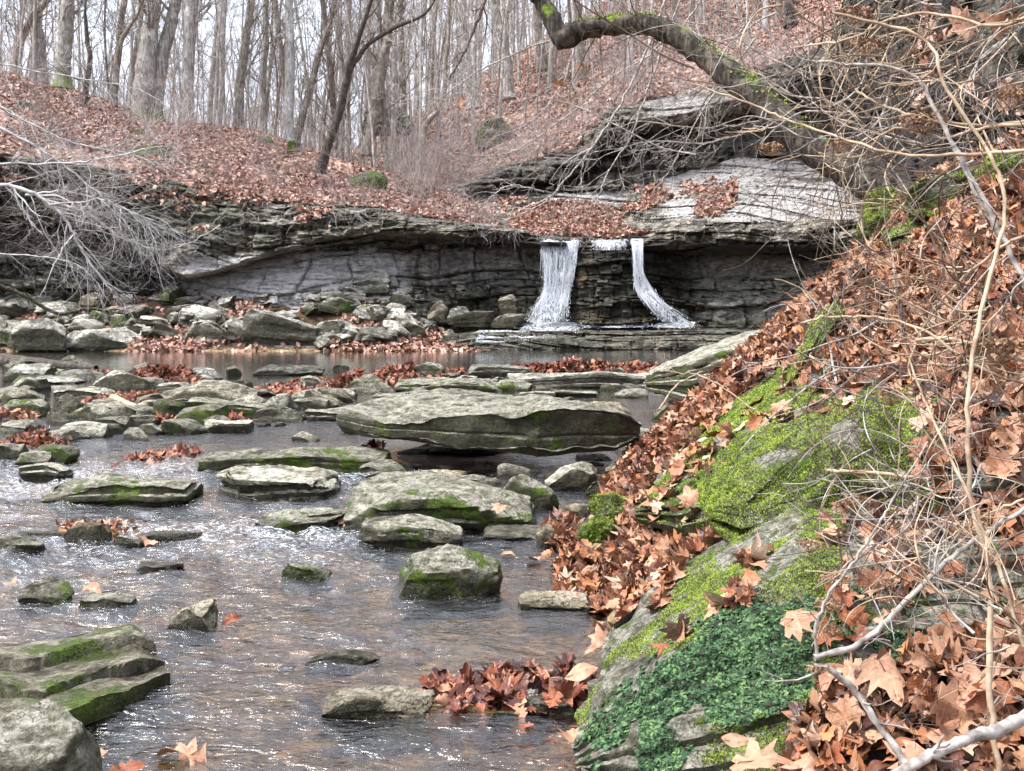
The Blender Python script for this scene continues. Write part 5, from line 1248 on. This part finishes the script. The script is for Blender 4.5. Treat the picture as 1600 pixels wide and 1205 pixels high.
# saplings and brush
SP = []
for i in range(6):
    rs_ = np.random.default_rng(400+i); e = empty('bare_shrub', (0, 0, 0), 'x', 'shrub'); a = Acc()
    for k in range(5+i):
        th = rs_.random()*6.28; grow(a, (rs_.normal()*.15, rs_.normal()*.15, -.1), (math.cos(th)*.5, math.sin(th)*.5, 1), rs_.uniform(1.6, 3.6), .016, 2, rs_, .1, (3, 6), (.4, 1.0), .16, (.4, .65), .62, 3, 7, .005)
    a.build('stems', [TWIGG, TWIGP, TWIGG][i % 3], e); SP.append(e)
for (n, x0, x1, y0, y1, g, lab, grp) in [(34, -60, 760, 42.5, 50, GL, 'leafless shrub on the leafy left bank', 'shrubs on the left bank'), (62, 600, 1200, 47, 66, GR, 'leafless shrub on the leafy right slope', 'shrubs on the right slope')]:
    for k in range(n):
        px = x0+(x1-x0)*rs.random(); Yy = y0+(y1-y0)*rs.random(); x = (px-CX)/F*Yy; z = hz(x, Yy, g)
        o = copy_thing(SP[rs.integers(6)], (x, Yy, z), rs.random()*6.28, rs.uniform(.5, 1.15), lab, grp)
for e in SP:
    for ch in list(e.children): bpy.data.objects.remove(ch)
    bpy.data.objects.remove(e)
# hanging roots and brush along the lip of the left cliff and the cliff faces
def thicket(name, n, posf, L, rad, seed, mat, dirf, nseg=7, wig=.25, lvl=0):
    r = np.random.default_rng(seed); a = Acc()
    for i in range(n):
        p = posf(r)
        if p is None: continue
        grow(a, p, dirf(r), r.uniform(*L), rad*r.uniform(.6, 1.4), lvl, r, 0, (2, 4), (.4, 1), wig, minr=rad*.4, n=nseg, sides=3)
    return thing(a.build(name, mat), kind='stuff')
def lipf(G, jmax, j0=0):
    def f(r):
        i = r.integers(G.shape[0]); return G[i, r.integers(j0, jmax)]+r.normal(size=3)*.1
    return f
thicket('brush', 1500, lambda r: (lambda q: np.array([q[0], q[1], q[2]]))(GL[r.integers(60, 420), min(109, int(abs(r.normal())*30))]), (.5, 1.8), .007, 1, TWIGP, lambda r: r.normal(size=3)*np.array([1, 1, .6])+np.array([0, 0, .8]), lvl=1)
thicket('brush', 2600, lambda r: (lambda q: q if (480 < q[0]*F/q[1]+CX < 1260) else None)(GR[r.integers(60, 420), min(100, int(abs(r.normal())*38))]), (.8, 2.8), .009, 2, TWIGP, lambda r: r.normal(size=3)*np.array([1, .6, .6])+np.array([0, 0, .7]), lvl=1)
thicket('hanging_roots', 750, lambda r: GW[int(np.clip(r.normal(560, 130), 0, 899)), r.integers(22, 60)]+np.array([0, -.15, 0]), (.3, 1.1), .010, 3, TWIGG, lambda r: np.array([r.normal()*.7, -.5, -1]), wig=.3)
thicket('brush', 420, lambda r: GU[r.integers(0, 520), r.integers(20, 60)]+np.array([0, -.1, 0]), (.6, 2.2), .009, 4, TWIGG, lambda r: np.array([-1.0+r.normal()*.5, -.6, -.2+r.normal()*.5]), wig=.2, lvl=1)
thicket('brush', 420, lambda r: np.array([r.uniform(-19, -14), r.uniform(39.6, 41), r.uniform(3, 7.2)]), (.5, 1.6), .009, 5, TWIGG, lambda r: np.array([r.normal(), -.6, -.3+r.normal()*.5]), wig=.25, lvl=1)
# ---- traced branches: (points (px,row), Y, radius px start/end, child length px, number)
def branch(name, pts, Y, r0, r1, label, seed, mat, nch=0, cl=60, droop=0.0, side=None, lvl=1, dy=0.0, cat='branch', group=None, minr=.0015, wig=.16, up=0.0):
    rs = np.random.default_rng(seed); Yl = np.array([Y+dy*i/(len(pts)-1) if np.ndim(Y) == 0 else Y[i] for i in range(len(pts))])
    W = np.array([P(p[0], p[1], y) for p, y in zip(pts, Yl)]); n = max(10, len(pts)*6); T = spline(W, n); Ym = float(Yl.mean())
    T[1:-1] += rs.normal(size=(n-2, 3))*.9*Ym/F
    Rr = np.linspace(r0, r1, n)*Ym/F; a = Acc(); a.tube(T, Rr*(1+rs.normal(size=n)*.06), 8 if r0 > 3 else 5)
    for k in range(nch):
        i = rs.integers(int(n*.12), n-1); d = unit(T[i+1]-T[i]); o = rs.normal(size=3)*np.array([1, .6, 1]);
        if side is not None: o = o*.5+np.array(side, float)
        o = unit(o-d*(o@d)); g = rs.uniform(.4, .95)
        grow(a, T[i], d*math.cos(g)+o*math.sin(g)+np.array([0, 0, -droop]), cl*rs.uniform(.4, 1.25)*Ym/F, max(Rr[i]*rs.uniform(.4, .65), minr), lvl, rs, up, (2, 5), (.4, .9), wig, (.35, .65), .65, 4, 8, minr)
    o = a.build(name, mat, origin=W[0]); return thing(o, label, cat, group)
LB = [([(-40, 285), (20, 292), (70, 312), (105, 345), (125, 385), (150, 425), (175, 455)], 3.6, 1.2, 16, 95, 'silvery branch drooping to a fan of twigs at far left'),
      ([(-40, 255), (60, 256), (150, 250), (215, 236), (255, 228)], 2.0, .8, 14, 80, 'long level silver twig pointing right at left'),
      ([(-40, 180), (30, 215), (90, 250), (150, 300), (200, 330), (240, 345)], 2.4, .9, 18, 95, 'silver branch sloping down across the left cliff'),
      ([(-40, 140), (40, 190), (120, 225), (200, 240), (250, 258)], 2, .7, 16, 80, 'upper silver branch falling over the left slope'),
      ([(40, 305), (110, 300), (180, 320), (230, 345), (262, 382)], 2.4, .9, 18, 80, 'silver branch spreading right above the layered boulder'),
      ([(70, 312), (140, 335), (190, 372), (250, 390), (300, 378), (345, 352)], 2.2, .7, 12, 60, 'silver branch whose tip curls up over the overhang'),
      ([(-40, 90), (50, 110), (140, 125), (215, 140), (270, 172)], 1.5, .6, 12, 80, 'highest thin silver branch crossing the left trunks'),
      ([(-40, 395), (60, 400), (130, 420), (170, 470)], 1.4, .6, 7, 70, 'low thin twig arching over the far left rubble')]
for i, (pts, a, b, n, cl, lab) in enumerate(LB):
    branch('bare_branch', pts, 22+i*.4, a*1.0, b, lab, 900+i, TWIGW, int(n*2.1), cl*1.15, .25, None, 2, group=None)
branch('fallen_branch', [(-20, 440), (30, 458), (90, 490), (140, 482), (200, 492)], 36.5, 3.5, 2, 'mossy bent branch lying on the far left boulders', 930, BARKT, 4, 40)
CB = [([(1045, -20), (1030, 30), (1000, 100), (965, 170), (925, 230), (880, 285), (845, 320), (790, 345)], 2.6, 1.0, 12, 110, 'long thin branch sweeping down from the upper right to the leaf heap'),
      ([(1070, -20), (1030, 90), (1005, 160), (985, 215), (950, 270), (930, 320)], 1.9, .8, 9, 90, 'second thin hanging branch ending above the falls'),
      ([(960, 40), (870, 60), (780, 95), (720, 130), (670, 168)], 1.8, .7, 11, 90, 'thin branch reaching left from the fallen trunk'),
      ([(765, -20), (735, 60), (702, 125)], 3.0, 1.5, 3, 60, 'dark broken branch hanging in front of the gap'),
      ([(715, -20), (705, 60), (715, 110), (760, 145), (812, 150)], 1.6, .7, 8, 80, 'thin looping twig in front of the right slope'),
      ([(1110, -20), (1050, 60), (960, 120), (860, 200), (790, 240), (700, 240)], 1.6, .6, 12, 90, 'very long thin twig crossing the right slope'),
      ([(1160, 210), (1090, 225), (1020, 220), (960, 235)], 1.5, .6, 9, 80, 'thin twig in front of the dark upper cliff'),
      ([(1180, 60), (1100, 170), (1050, 260), (1020, 300)], 1.7, .7, 10, 70, 'twig hanging down before the pale rock beds'),
      ([(850, 300), (800, 290), (765, 310), (740, 350)], 1.4, .6, 8, 50, 'small twig spray at the foot of the upper cliff')]
CB += [([(1210, -20), (1150, 60), (1110, 150), (1095, 230)], 1.5, .6, 10, 80, 'thin twig hanging behind the bend of the fallen trunk'),
       ([(640, -20), (650, 60), (690, 110), (750, 130)], 1.5, .6, 9, 70, 'thin forked twig at the top left of the right slope'),
       ([(1300, 150), (1180, 190), (1080, 200), (1000, 190), (930, 210)], 1.7, .6, 12, 90, 'pale twig crossing the upper cliff from the right'),
       ([(1400, 330), (1300, 345), (1220, 330), (1150, 300), (1100, 310)], 1.6, .7, 10, 70, 'pale twig reaching left across the pale rock beds'),
       ([(900, 60), (880, 130), (830, 190), (770, 215)], 1.4, .6, 9, 80, 'fine twig hanging from the broken end of the fallen trunk')]
for i, (pts, a, b, n, cl, lab) in enumerate(CB):
    branch('bare_branch', pts, 13+i*.5, a, b, lab, 950+i, STEMG if i != 3 else STEMD, int(n*1.3), cl, .12, None, 2, minr=.0028)
# ---- the fallen trunk arching over the stream from the right bank
ft = [(1440, 345, 7.7), (1405, 312, 7.8), (1330, 268, 8.0), (1255, 222, 8.3), (1185, 155, 8.7), (1115, 98, 9.1), (1060, 58, 9.4), (1005, 38, 9.6), (940, 42, 9.8), (885, 52, 9.9)]
fr = [34, 32, 27, 25, 23, 20, 18, 16.5, 15, 14]
e = empty('fallen_tree', P(1440, 345, 7.7), 'thick mossy bent trunk arching over the stream from the right bank', 'tree')
T = spline(np.array([P(*p) for p in ft]), 90); Rr = np.interp(np.linspace(0, 1, 90), np.linspace(0, 1, 10), np.array(fr)*np.array([p[2] for p in ft])/F)
rs = np.random.default_rng(8); a = Acc(); a.tube(T, Rr*(1+.07*rs.normal(size=90)), 14)
# kink up to the left and the broken stub
K = spline(np.array([P(905, 48, 9.9), P(880, 62, 9.9), P(862, 30, 9.95), P(848, 5, 10), P(828, -30, 10), P(800, -120, 10.2)]), 26); a.tube(K, np.linspace(17, 11, 26)*9.9/F*(1+.05*rs.normal(size=26)), 12)
K = spline(np.array([P(893, 45, 9.9), P(880, 62, 9.85), P(872, 78, 9.85)]), 8); a.tube(K, np.array([14, 14, 13, 12, 12, 10, 7, 2])*9.9/F, 10)
o = a.build('trunk', BARKT, e, origin=np.array(e.location))
nv = len(o.data.vertices); co = np.empty(nv*3, np.float32); o.data.vertices.foreach_get('co', co); co = co.reshape(-1, 3)
co += (fbm(co*14, 3, 4)*.014)[:, None]; o.data.vertices.foreach_set('co', co.ravel()); o.data.update()
c = Acc()
for k in range(26):
    i = rs.integers(20, 88); grow(c, T[i], rs.normal(size=3)*np.array([1, .5, 1])+np.array([-.3, 0, .1]), rs.uniform(.3, 1.0), .007, 2, rs, 0, (2, 5), (.4, 1), .2, minr=.0022)
c.build('twigs', STEMD, e, origin=np.array(e.location))
# tufts of moss on the trunk
sel = rs.integers(6, 86, 900); k_ = fbm(T[sel]*1.6, 3, 12) > .02; k_ |= (np.abs(sel-53) < 3) | (np.abs(sel-72) < 3) ; sel = sel[k_]
pp_ = T[sel]+np.stack([rs.normal(size=len(sel))*.4, -.4*np.ones(len(sel)), np.ones(len(sel))*.8], -1)*Rr[sel][:, None]*1.02
tufts('moss', e, pp_, np.tile([0, -.3, 1.0], (len(sel), 1)), .016, rs, MOSS, 3)

# ---- undergrowth of the right bank
def flower(parent, c, R, seed, mat=FLOW):
    """flat dried flower head: pale stalklets and papery florets in a shallow dome"""
    r = np.random.default_rng(seed); a = Acc(); base = c-np.array([0, 0, R*.55]); n = 24
    for i in range(n):
        th = r.random()*6.28; q = R*math.sqrt(r.random()); tip = c+np.array([math.cos(th)*q, math.sin(th)*q, R*.25*(1-(q/R)**2)+r.normal()*.1*R])
        a.tube([base, (base+tip)/2+np.array([0, 0, -.06*R]), tip], [R*.03, R*.018, R*.012], 3)
    m = 240; th = r.random(m)*6.28; q = R*np.sqrt(r.random(m)); pos = c+np.stack([np.cos(th)*q, np.sin(th)*q, R*.25*(1-(q/R)**2)+r.normal(size=m)*.10*R], -1)
    V, Fq = quads_litter(pos, np.tile([0, 0, 1.0], (m, 1)), np.full(m, R*.16)*r.uniform(.5, 1.6, m), r, .7); a.add(V, Fq)
    o = a.build('flower_head', mat, parent, smooth=False, origin=np.array(parent.location)); return o
def stemmed(name, label, cat, base, stems, mat, heads=(), side=0, seed=0, twigs=0, tl=.12, minr=.0016):
    """stems: lists of (px,row,Y) with radius px start/end"""
    e = empty(name, P(*base), label, cat); rs = np.random.default_rng(seed)
    for j, (pts, a0, a1) in enumerate(stems):
        W = np.array([P(*p) for p in pts]); n = max(14, len(pts)*6); T = spline(W, n); Ym = W[:, 1].mean(); T[1:-1] += rs.normal(size=(n-2, 3))*1.1*Ym/F
        a = Acc(); R0 = np.linspace(a0, a1, n)*Ym/F/2*1.0; a.tube(T, R0*(1+rs.normal(size=n)*.07), 7)
        for k in range(twigs):
            i = rs.integers(3, n-2); d = unit(T[i+1]-T[i]); grow(a, T[i], d*.7+rs.normal(size=3)*.6, tl*rs.uniform(.4, 1.5), max(R0[i]*.55, minr), 1, rs, .05, (1, 3), (.4, .9), .18, minr=minr, n=7)
        a.build('stem', mat, e, origin=np.array(e.location))
    for k, (x, r_, y, R) in enumerate(heads): flower(e, P(x, r_, y), R*y/F, seed*31+k)
    return e
Yb = 2.45
stemmed('grey_shrub', 'grey two stemmed twig forking in front of the creeping leaves', 'shrub', (1272, 1035, Yb),
    [([(1272, 1028, Yb), (1340, 1008, Yb), (1385, 970, Yb), (1440, 915, Yb), (1500, 860, Yb+.05), (1560, 820, Yb+.1), (1640, 770, Yb+.1)], 10, 7),
     ([(1270, 1040, Yb), (1300, 1048, Yb), (1340, 1085, Yb), (1378, 1140, Yb-.05), (1425, 1205, Yb-.1)], 9, 13),
     ([(1277, 1025, Yb), (1274, 980, Yb), (1300, 920, Yb), (1340, 870, Yb+.1), (1378, 810, Yb+.1), (1402, 770, Yb+.1), (1450, 690, Yb+.1)], 6, 3)], STEMG,
    [(1278, 1045, Yb, 18)], seed=1, twigs=3)
stemmed('lichen_branch', 'fallen lichen spotted branch over the leaf pocket in the lower right corner', 'branch', (1400, 1210, 2.1),
    [([(1385, 1222, 2.1), (1440, 1188, 2.12), (1500, 1160, 2.15), (1560, 1140, 2.2), (1640, 1105, 2.25)], 15, 22)], STEMG, seed=2, twigs=2)
stemmed('brown_stem', 'long upright brown stem crossing the right side from corner to top', 'shrub', (1585, 1215, 2.3),
    [([(1560, 1215, 2.3), (1545, 1060, 2.35), (1548, 900, 2.4), (1520, 790, 2.45), (1512, 640, 2.5), (1530, 500, 2.6), (1570, 330, 2.7), (1545, 240, 2.75), (1480, 140, 2.8), (1440, 60, 2.85), (1300, 20, 2.9)], 9, 5),
     ([(1600, 1010, 2.3), (1565, 900, 2.35), (1500, 745, 2.4), (1450, 640, 2.5), (1420, 560, 2.6)], 7, 3)], STEMT, seed=3, twigs=4)
stemmed('silver_stem', 'smooth silver stem bowed over the upper right bank', 'shrub', (1640, 560, 3.2),
    [([(1640, 540, 3.2), (1590, 420, 3.25), (1530, 300, 3.3), (1475, 200, 3.35), (1440, 130, 3.4), (1390, 105, 3.4), (1320, 100, 3.45), (1270, 95, 3.5)], 9, 4),
     ([(1475, 200, 3.35), (1520, 290, 3.3), (1560, 370, 3.3)], 5, 5)], STEMG, seed=4, twigs=4)
stemmed('wild_hydrangea', 'tan stemmed shrub with several dried flower heads at upper right', 'shrub', (1640, 300, 3.4),
    [([(1640, 180, 3.4), (1560, 195, 3.45), (1470, 190, 3.5), (1380, 165, 3.6), (1330, 130, 3.7), (1310, 60, 3.7)], 6, 3),
     ([(1640, 10, 3.2), (1560, 40, 3.3), (1460, 22, 3.4), (1390, 30, 3.45), (1330, 60, 3.5), (1240, 75, 3.6)], 6, 3),
     ([(1640, 190, 3.3), (1540, 200, 3.4), (1470, 215, 3.5), (1400, 200, 3.55), (1340, 245, 3.6), (1290, 240, 3.6)], 6, 2.5),
     ([(1640, 232, 3.2), (1500, 242, 3.3), (1390, 238, 3.4), (1240, 190, 3.6), (1180, 165, 3.7), (1080, 130, 3.8)], 6, 2.5)], STEMT,
    [(1335, 22, 3.5, 30), (1352, 72, 3.6, 30), (1442, 190, 3.5, 36), (1310, 228, 3.6, 22), (1590, 148, 3.3, 30)], seed=5, twigs=5, tl=.22)
stemmed('wild_hydrangea', 'shrub with tan arching stems and dried heads hanging in the middle of the bank', 'shrub', (1640, 560, 3.0),
    [([(1640, 575, 3.0), (1540, 545, 3.05), (1480, 530, 3.1), (1430, 532, 3.15)], 8, 6), ([(1250, 505, 3.3), (1300, 495, 3.3), (1380, 497, 3.2), (1450, 520, 3.1), (1540, 580, 3.0), (1640, 610, 3.0)], 4, 5),
     ([(1640, 350, 2.9), (1560, 390, 3.0), (1500, 440, 3.1), (1450, 500, 3.2), (1420, 580, 3.2), (1470, 600, 3.1)], 6, 3), ([(1290, 735, 3.2), (1350, 738, 3.1), (1455, 748, 3.0)], 6, 6)], STEMT,
    [(1560, 545, 3.0, 46), (1392, 618, 3.3, 30), (1338, 783, 3.3, 24), (1205, 232, 3.8, 22)], seed=6, twigs=5, tl=.2)
stemmed('wild_hydrangea', 'drooping dried flower plumes hanging in front of the creeping leaves', 'shrub', (1330, 930, 2.8),
    [([(1400, 800, 2.9), (1345, 860, 2.85), (1310, 900, 2.8), (1300, 960, 2.8), (1268, 1010, 2.75)], 3, 2), ([(1600, 780, 2.7), (1530, 810, 2.75), (1470, 850, 2.8), (1390, 905, 2.8)], 4, 3)], STEMT,
    [(1265, 852, 3.0, 22), (1305, 905, 2.8, 26), (1295, 945, 2.8, 24), (1300, 985, 2.8, 20), (1385, 910, 2.8, 18), (1380, 935, 2.8, 14), (1520, 825, 2.7, 28), (1470, 900, 2.7, 20)], seed=7, twigs=2)
stemmed('dead_twig', 'fine pale twig rising from the mossy slab to the middle', 'twig', (955, 700, 6.0), [([(1180, 640, 5.6), (1100, 590, 5.7), (1040, 580, 5.8)], 3, 1.5), ([(1170, 720, 5.3), (1250, 830, 4.4), (1330, 700, 4)], 2.5, 2)], STEMT, seed=8, twigs=2)
stemmed('dead_twig', 'dark twig from the bank leaves reaching down into the stream', 'twig', (905, 880, 6.2), [([(892, 880, 6.3), (925, 905, 6.0), (940, 930, 5.8), (955, 968, 5.5)], 5, 4)], STEMG, seed=9)
stemmed('dead_twig', 'curved tan twig lying on the pale ridge rock', 'twig', (1060, 600, 13), [([(1030, 640, 12), (1060, 600, 13), (1120, 575, 13.5), (1170, 570, 13.5)], 3, 2), ([(1150, 600, 13), (1180, 555, 13.5), (1215, 535, 13.8)], 6, 4)], STEMT, seed=10, twigs=2)
# random arching brambles filling the right side
stem_labels = ['tangle of tan bramble stems at the top right corner', 'tangle of tan bramble stems right of the fallen trunk', 'tangle of tan bramble stems at the right edge halfway up', 'tangle of grey bramble stems over the dark hollow at right', 'thin bramble stems in front of the fallen trunk foot', 'bramble stems over the leaf pocket at the right edge', 'loose bramble stems over the bank leaves']
for b, (cx, cr, sx, sr, Y0, n, mt) in enumerate([(1480, 60, 190, 80, 4.0, 30, STEMT), (1470, 230, 130, 90, 4.6, 16, STEMT), (1540, 480, 90, 130, 3.0, 16, STEMT), (1500, 790, 110, 90, 2.9, 15, STEMG), (1300, 130, 150, 80, 6.2, 10, STEMG), (1550, 950, 70, 110, 2.3, 11, STEMT), (1400, 560, 120, 120, 4.2, 9, STEMG)]):
    rs = np.random.default_rng(1200+b); st = []
    for k in range(int(n*2.2)):
        x = cx+rs.normal()*sx*.6; r_ = cr+rs.normal()*sr*.6; y = Y0*rs.uniform(.85, 1.2); th = rs.choice([rs.normal(math.pi, .35), rs.normal(math.pi*.75, .4), rs.normal(-math.pi*.7, .4)])
        L = rs.uniform(80, 300); cv = rs.normal()*.008; pts = []
        for q in range(6): pts.append((x, r_, y)); x += math.cos(th)*L/5; r_ -= math.sin(th)*L/5; th += cv*L/5+rs.normal()*.13; y += rs.normal()*.05
        st.append((pts, rs.uniform(1.6, 4.4), 1.3))
    e = empty('bramble', P(cx, cr, Y0), stem_labels[b], 'bramble')
    for (pts, a0, a1) in st:
        W = np.array([P(*p) for p in pts]); T = spline(W, 22); a = Acc(); a.tube(T, np.linspace(a0, a1, 22)*Y0/F/2, 5)
        for k in range(rs.integers(0, 4)):
            i = rs.integers(3, 20); d = unit(T[i+1]-T[i]); grow(a, T[i], d*.8+rs.normal(size=3)*.5, L*.4*Y0/F*rs.uniform(.5, 1.5), 1.0*Y0/F, 1, rs, .04, (1, 3), (.4, .9), .15, minr=.7*Y0/F/2+.0004, n=7)
        a.build('stem', mt if rs.random() < .55 else (STEMD if rs.random() < .5 else STEMG), e, origin=np.array(e.location))
# rock outcrop and hollow behind the right bank
OC = [(1300, [(40, 42), (70, 41), (110, 41), (170, 42), (262, 42.5)]), (1345, [(-60, 30), (20, 28), (110, 28), (170, 29.4), (275, 30)]), (1400, [(-140, 18), (10, 17), (120, 17), (180, 18.6), (300, 18)]), (1470, [(-180, 13), (0, 12), (130, 12), (180, 13.6), (360, 12)]), (1600, [(-200, 11.5), (0, 10.5), (170, 10.4), (210, 12), (400, 10)]), (1900, [(-200, 10), (0, 9), (170, 9), (210, 10), (400, 9)])]
OC = [c for c in OC if c[0] > 1200]
GO = cliff('rock_outcrop', OC, 300, 150, .30, .55, 51, rough=1.3, dark=[(1200, 1700, 120, 330, .9), (1300, 1560, -60, 320, .6)], block=1.1)
thicket('hanging_roots', 260, lambda r: GO[r.integers(10, 240), r.integers(20, 90)]+np.array([0, -.1, 0]), (.3, 1.2), .005, 7, TWIGG, lambda r: np.array([r.normal()*.7, -.5, -.6+r.normal()*.5]), wig=.25, lvl=1)
far_litter(GO, 1300, .13, lambda p: (p[:, 0]*F/p[:, 1]+CX > 1440)*sstep(fbm(p*1.2, 3, 6), -.05, .25)*((HR-(p[:, 2]-CH)*F/p[:, 1]) > 10)*((HR-(p[:, 2]-CH)*F/p[:, 1]) < 190), 'leaf_litter', 9, .5, .03)
thicket('brush', 700, lambda r: P(r.uniform(1290, 1640), r.uniform(20, 980), r.uniform(2.6, 6)), (.12, .5), .0016, 12, STEMD, lambda r: r.normal(size=3)*np.array([1, .3, 1]), wig=.2, lvl=0, nseg=8)
# single small leaves still hanging on twigs
for i, (px, row, Y) in enumerate([(719, 163, 14), (872, 132, 14), (908, 105, 14.5), (1510, 35, 3.6), (1545, 40, 3.6)]):
    single_leaf(P(px, row, Y), np.array([.3, -1, .1]), 22*Y/F if i < 3 else .11, 1 if i < 3 else 0, 800+i, ['dead red leaf hanging on a twig before the gap', 'small dead leaf hanging on a twig before the right slope', 'tiny dead leaf on a twig under the fallen trunk', 'big dry leaf caught in the brambles at top right', 'second dry leaf caught in the brambles at top right'][i], tilt=.1)
# log and driftwood
def log(name, pts, r0, r1, label, seed, mat):
    rs = np.random.default_rng(seed); T = spline(np.array(pts), 30); a = Acc(); a.tube(T, np.linspace(r0, r1, 30)*(1+rs.normal(size=30)*.06), 10)
    o = a.build(name, mat, origin=np.array(pts[0])); return thing(o, label, 'log')
log('floating_log', [P(-40, 556, 30)*np.array([1, 1, 0])+np.array([0, 0, .12]), P(60, 565, 27)*np.array([1, 1, 0])+np.array([0, 0, .12]), P(150, 574, 26)*np.array([1, 1, 0])+np.array([0, 0, .04])], .20, .08, 'dark waterlogged log floating at the left end of the pool', 1, BARKD)
log('driftwood', [P(176, 622, 17.2), P(195, 630, 16.9), P(228, 642, 16.4)], .07, .04, 'short peeled tan piece of driftwood on the left gravel', 2, STEMT)
# mossy boulders on the wooded slopes
for (px, row, Y, w_, h_, lab, ms) in [(600, 192, 60, 84, 30, 'mossy rock outcrop among the trees in the gap', .06), (775, 215, 52, 60, 34, 'mossy boulder on the right slope', .2), (32, 172, 47, 60, 14, 'mossy stones half buried high on the left slope', .4), (230, 245, 44, 70, 22, 'mossy ledge stone poking from the left slope', .4), (410, 222, 49, 34, 16, 'mossy stone near the right end of the left crest', .4), (575, 290, 45, 60, 24, 'mossy lump above the hanging roots', .5), (215, 215, 47, 30, 16, 'bright moss cushion below the thickest trunk', .6), (460, 228, 48, 24, 10, 'little mossy stone on the left crest', .5)]:
    rock(px, row, w_, row-h_, lab, Y=Y, z0=float(P(px, row+4, Y)[2]), moss=ms, tone=.9, mat=ROCKFAR, name='boulder', k=.5)
# ================================================================= CAMERA, LIGHT, WORLD
cam = bpy.data.cameras.new('camera'); co_ = bpy.data.objects.new('camera', cam); COL.objects.link(co_)
co_.location = (0, 0, CH); co_.rotation_euler = (math.pi/2, 0, 0); cam.sensor_width = 36; cam.lens = F/1600*36
cam.shift_y = -(602.5-HR)/1600; cam.clip_start = .05; cam.clip_end = 2000; S.camera = co_
w = bpy.data.worlds.new('World'); S.world = w; w.use_nodes = True; nt = w.node_tree; nt.nodes.clear()
sky = nt.nodes.new('ShaderNodeTexSky'); sky.sky_type = 'NISHITA'; sky.sun_disc = False
EL, AZ = math.radians(58), math.radians(-105)
sky.sun_elevation = EL; sky.sun_rotation = AZ; sky.air_density = 1.2; sky.dust_density = 6; sky.ozone_density = 1
hs = nt.nodes.new('ShaderNodeHueSaturation'); hs.inputs['Saturation'].default_value = .34
bg = nt.nodes.new('ShaderNodeBackground'); bg.inputs[1].default_value = .115; out = nt.nodes.new('ShaderNodeOutputWorld')
nt.links.new(sky.outputs[0], hs.inputs['Color']); mx = nt.nodes.new('ShaderNodeMix'); mx.data_type = 'RGBA'; mx.inputs[0].default_value = .5; mx.inputs[7].default_value = (8.0, 8.9, 10.8, 1)
nt.links.new(hs.outputs[0], mx.inputs[6]); nt.links.new(mx.outputs[2], bg.inputs[0]); nt.links.new(bg.outputs[0], out.inputs[0])
sl = bpy.data.lights.new('sun', 'SUN'); sl.energy = 2.7; sl.angle = math.radians(24); sl.color = (1, .97, .92)
so = bpy.data.objects.new('sun', sl); COL.objects.link(so)
# the sun stands behind the left shoulder of the falls, high in the cloud
d = Vector((math.sin(AZ)*math.cos(EL), math.cos(AZ)*math.cos(EL), math.sin(EL)))
so.rotation_euler = d.to_track_quat('Z', 'Y').to_euler(); so.location = (0, 0, 40)
vs = S.view_settings; S.display_settings.display_device = 'sRGB'; vs.view_transform = 'Standard'; vs.look = 'None'; vs.gamma = 1; vs.exposure = 1.15
S.render.engine = 'CYCLES'; c = S.cycles
c.use_denoising = True; c.max_bounces = 4; c.diffuse_bounces = 2; c.glossy_bounces = 2; c.transparent_max_bounces = 8; c.caustics_reflective = False; c.caustics_refractive = False
c.use_adaptive_sampling = True; c.adaptive_threshold = .03
try: c.denoiser = 'OPENIMAGEDENOISE'; c.denoising_prefilter = 'FAST'
except Exception: pass
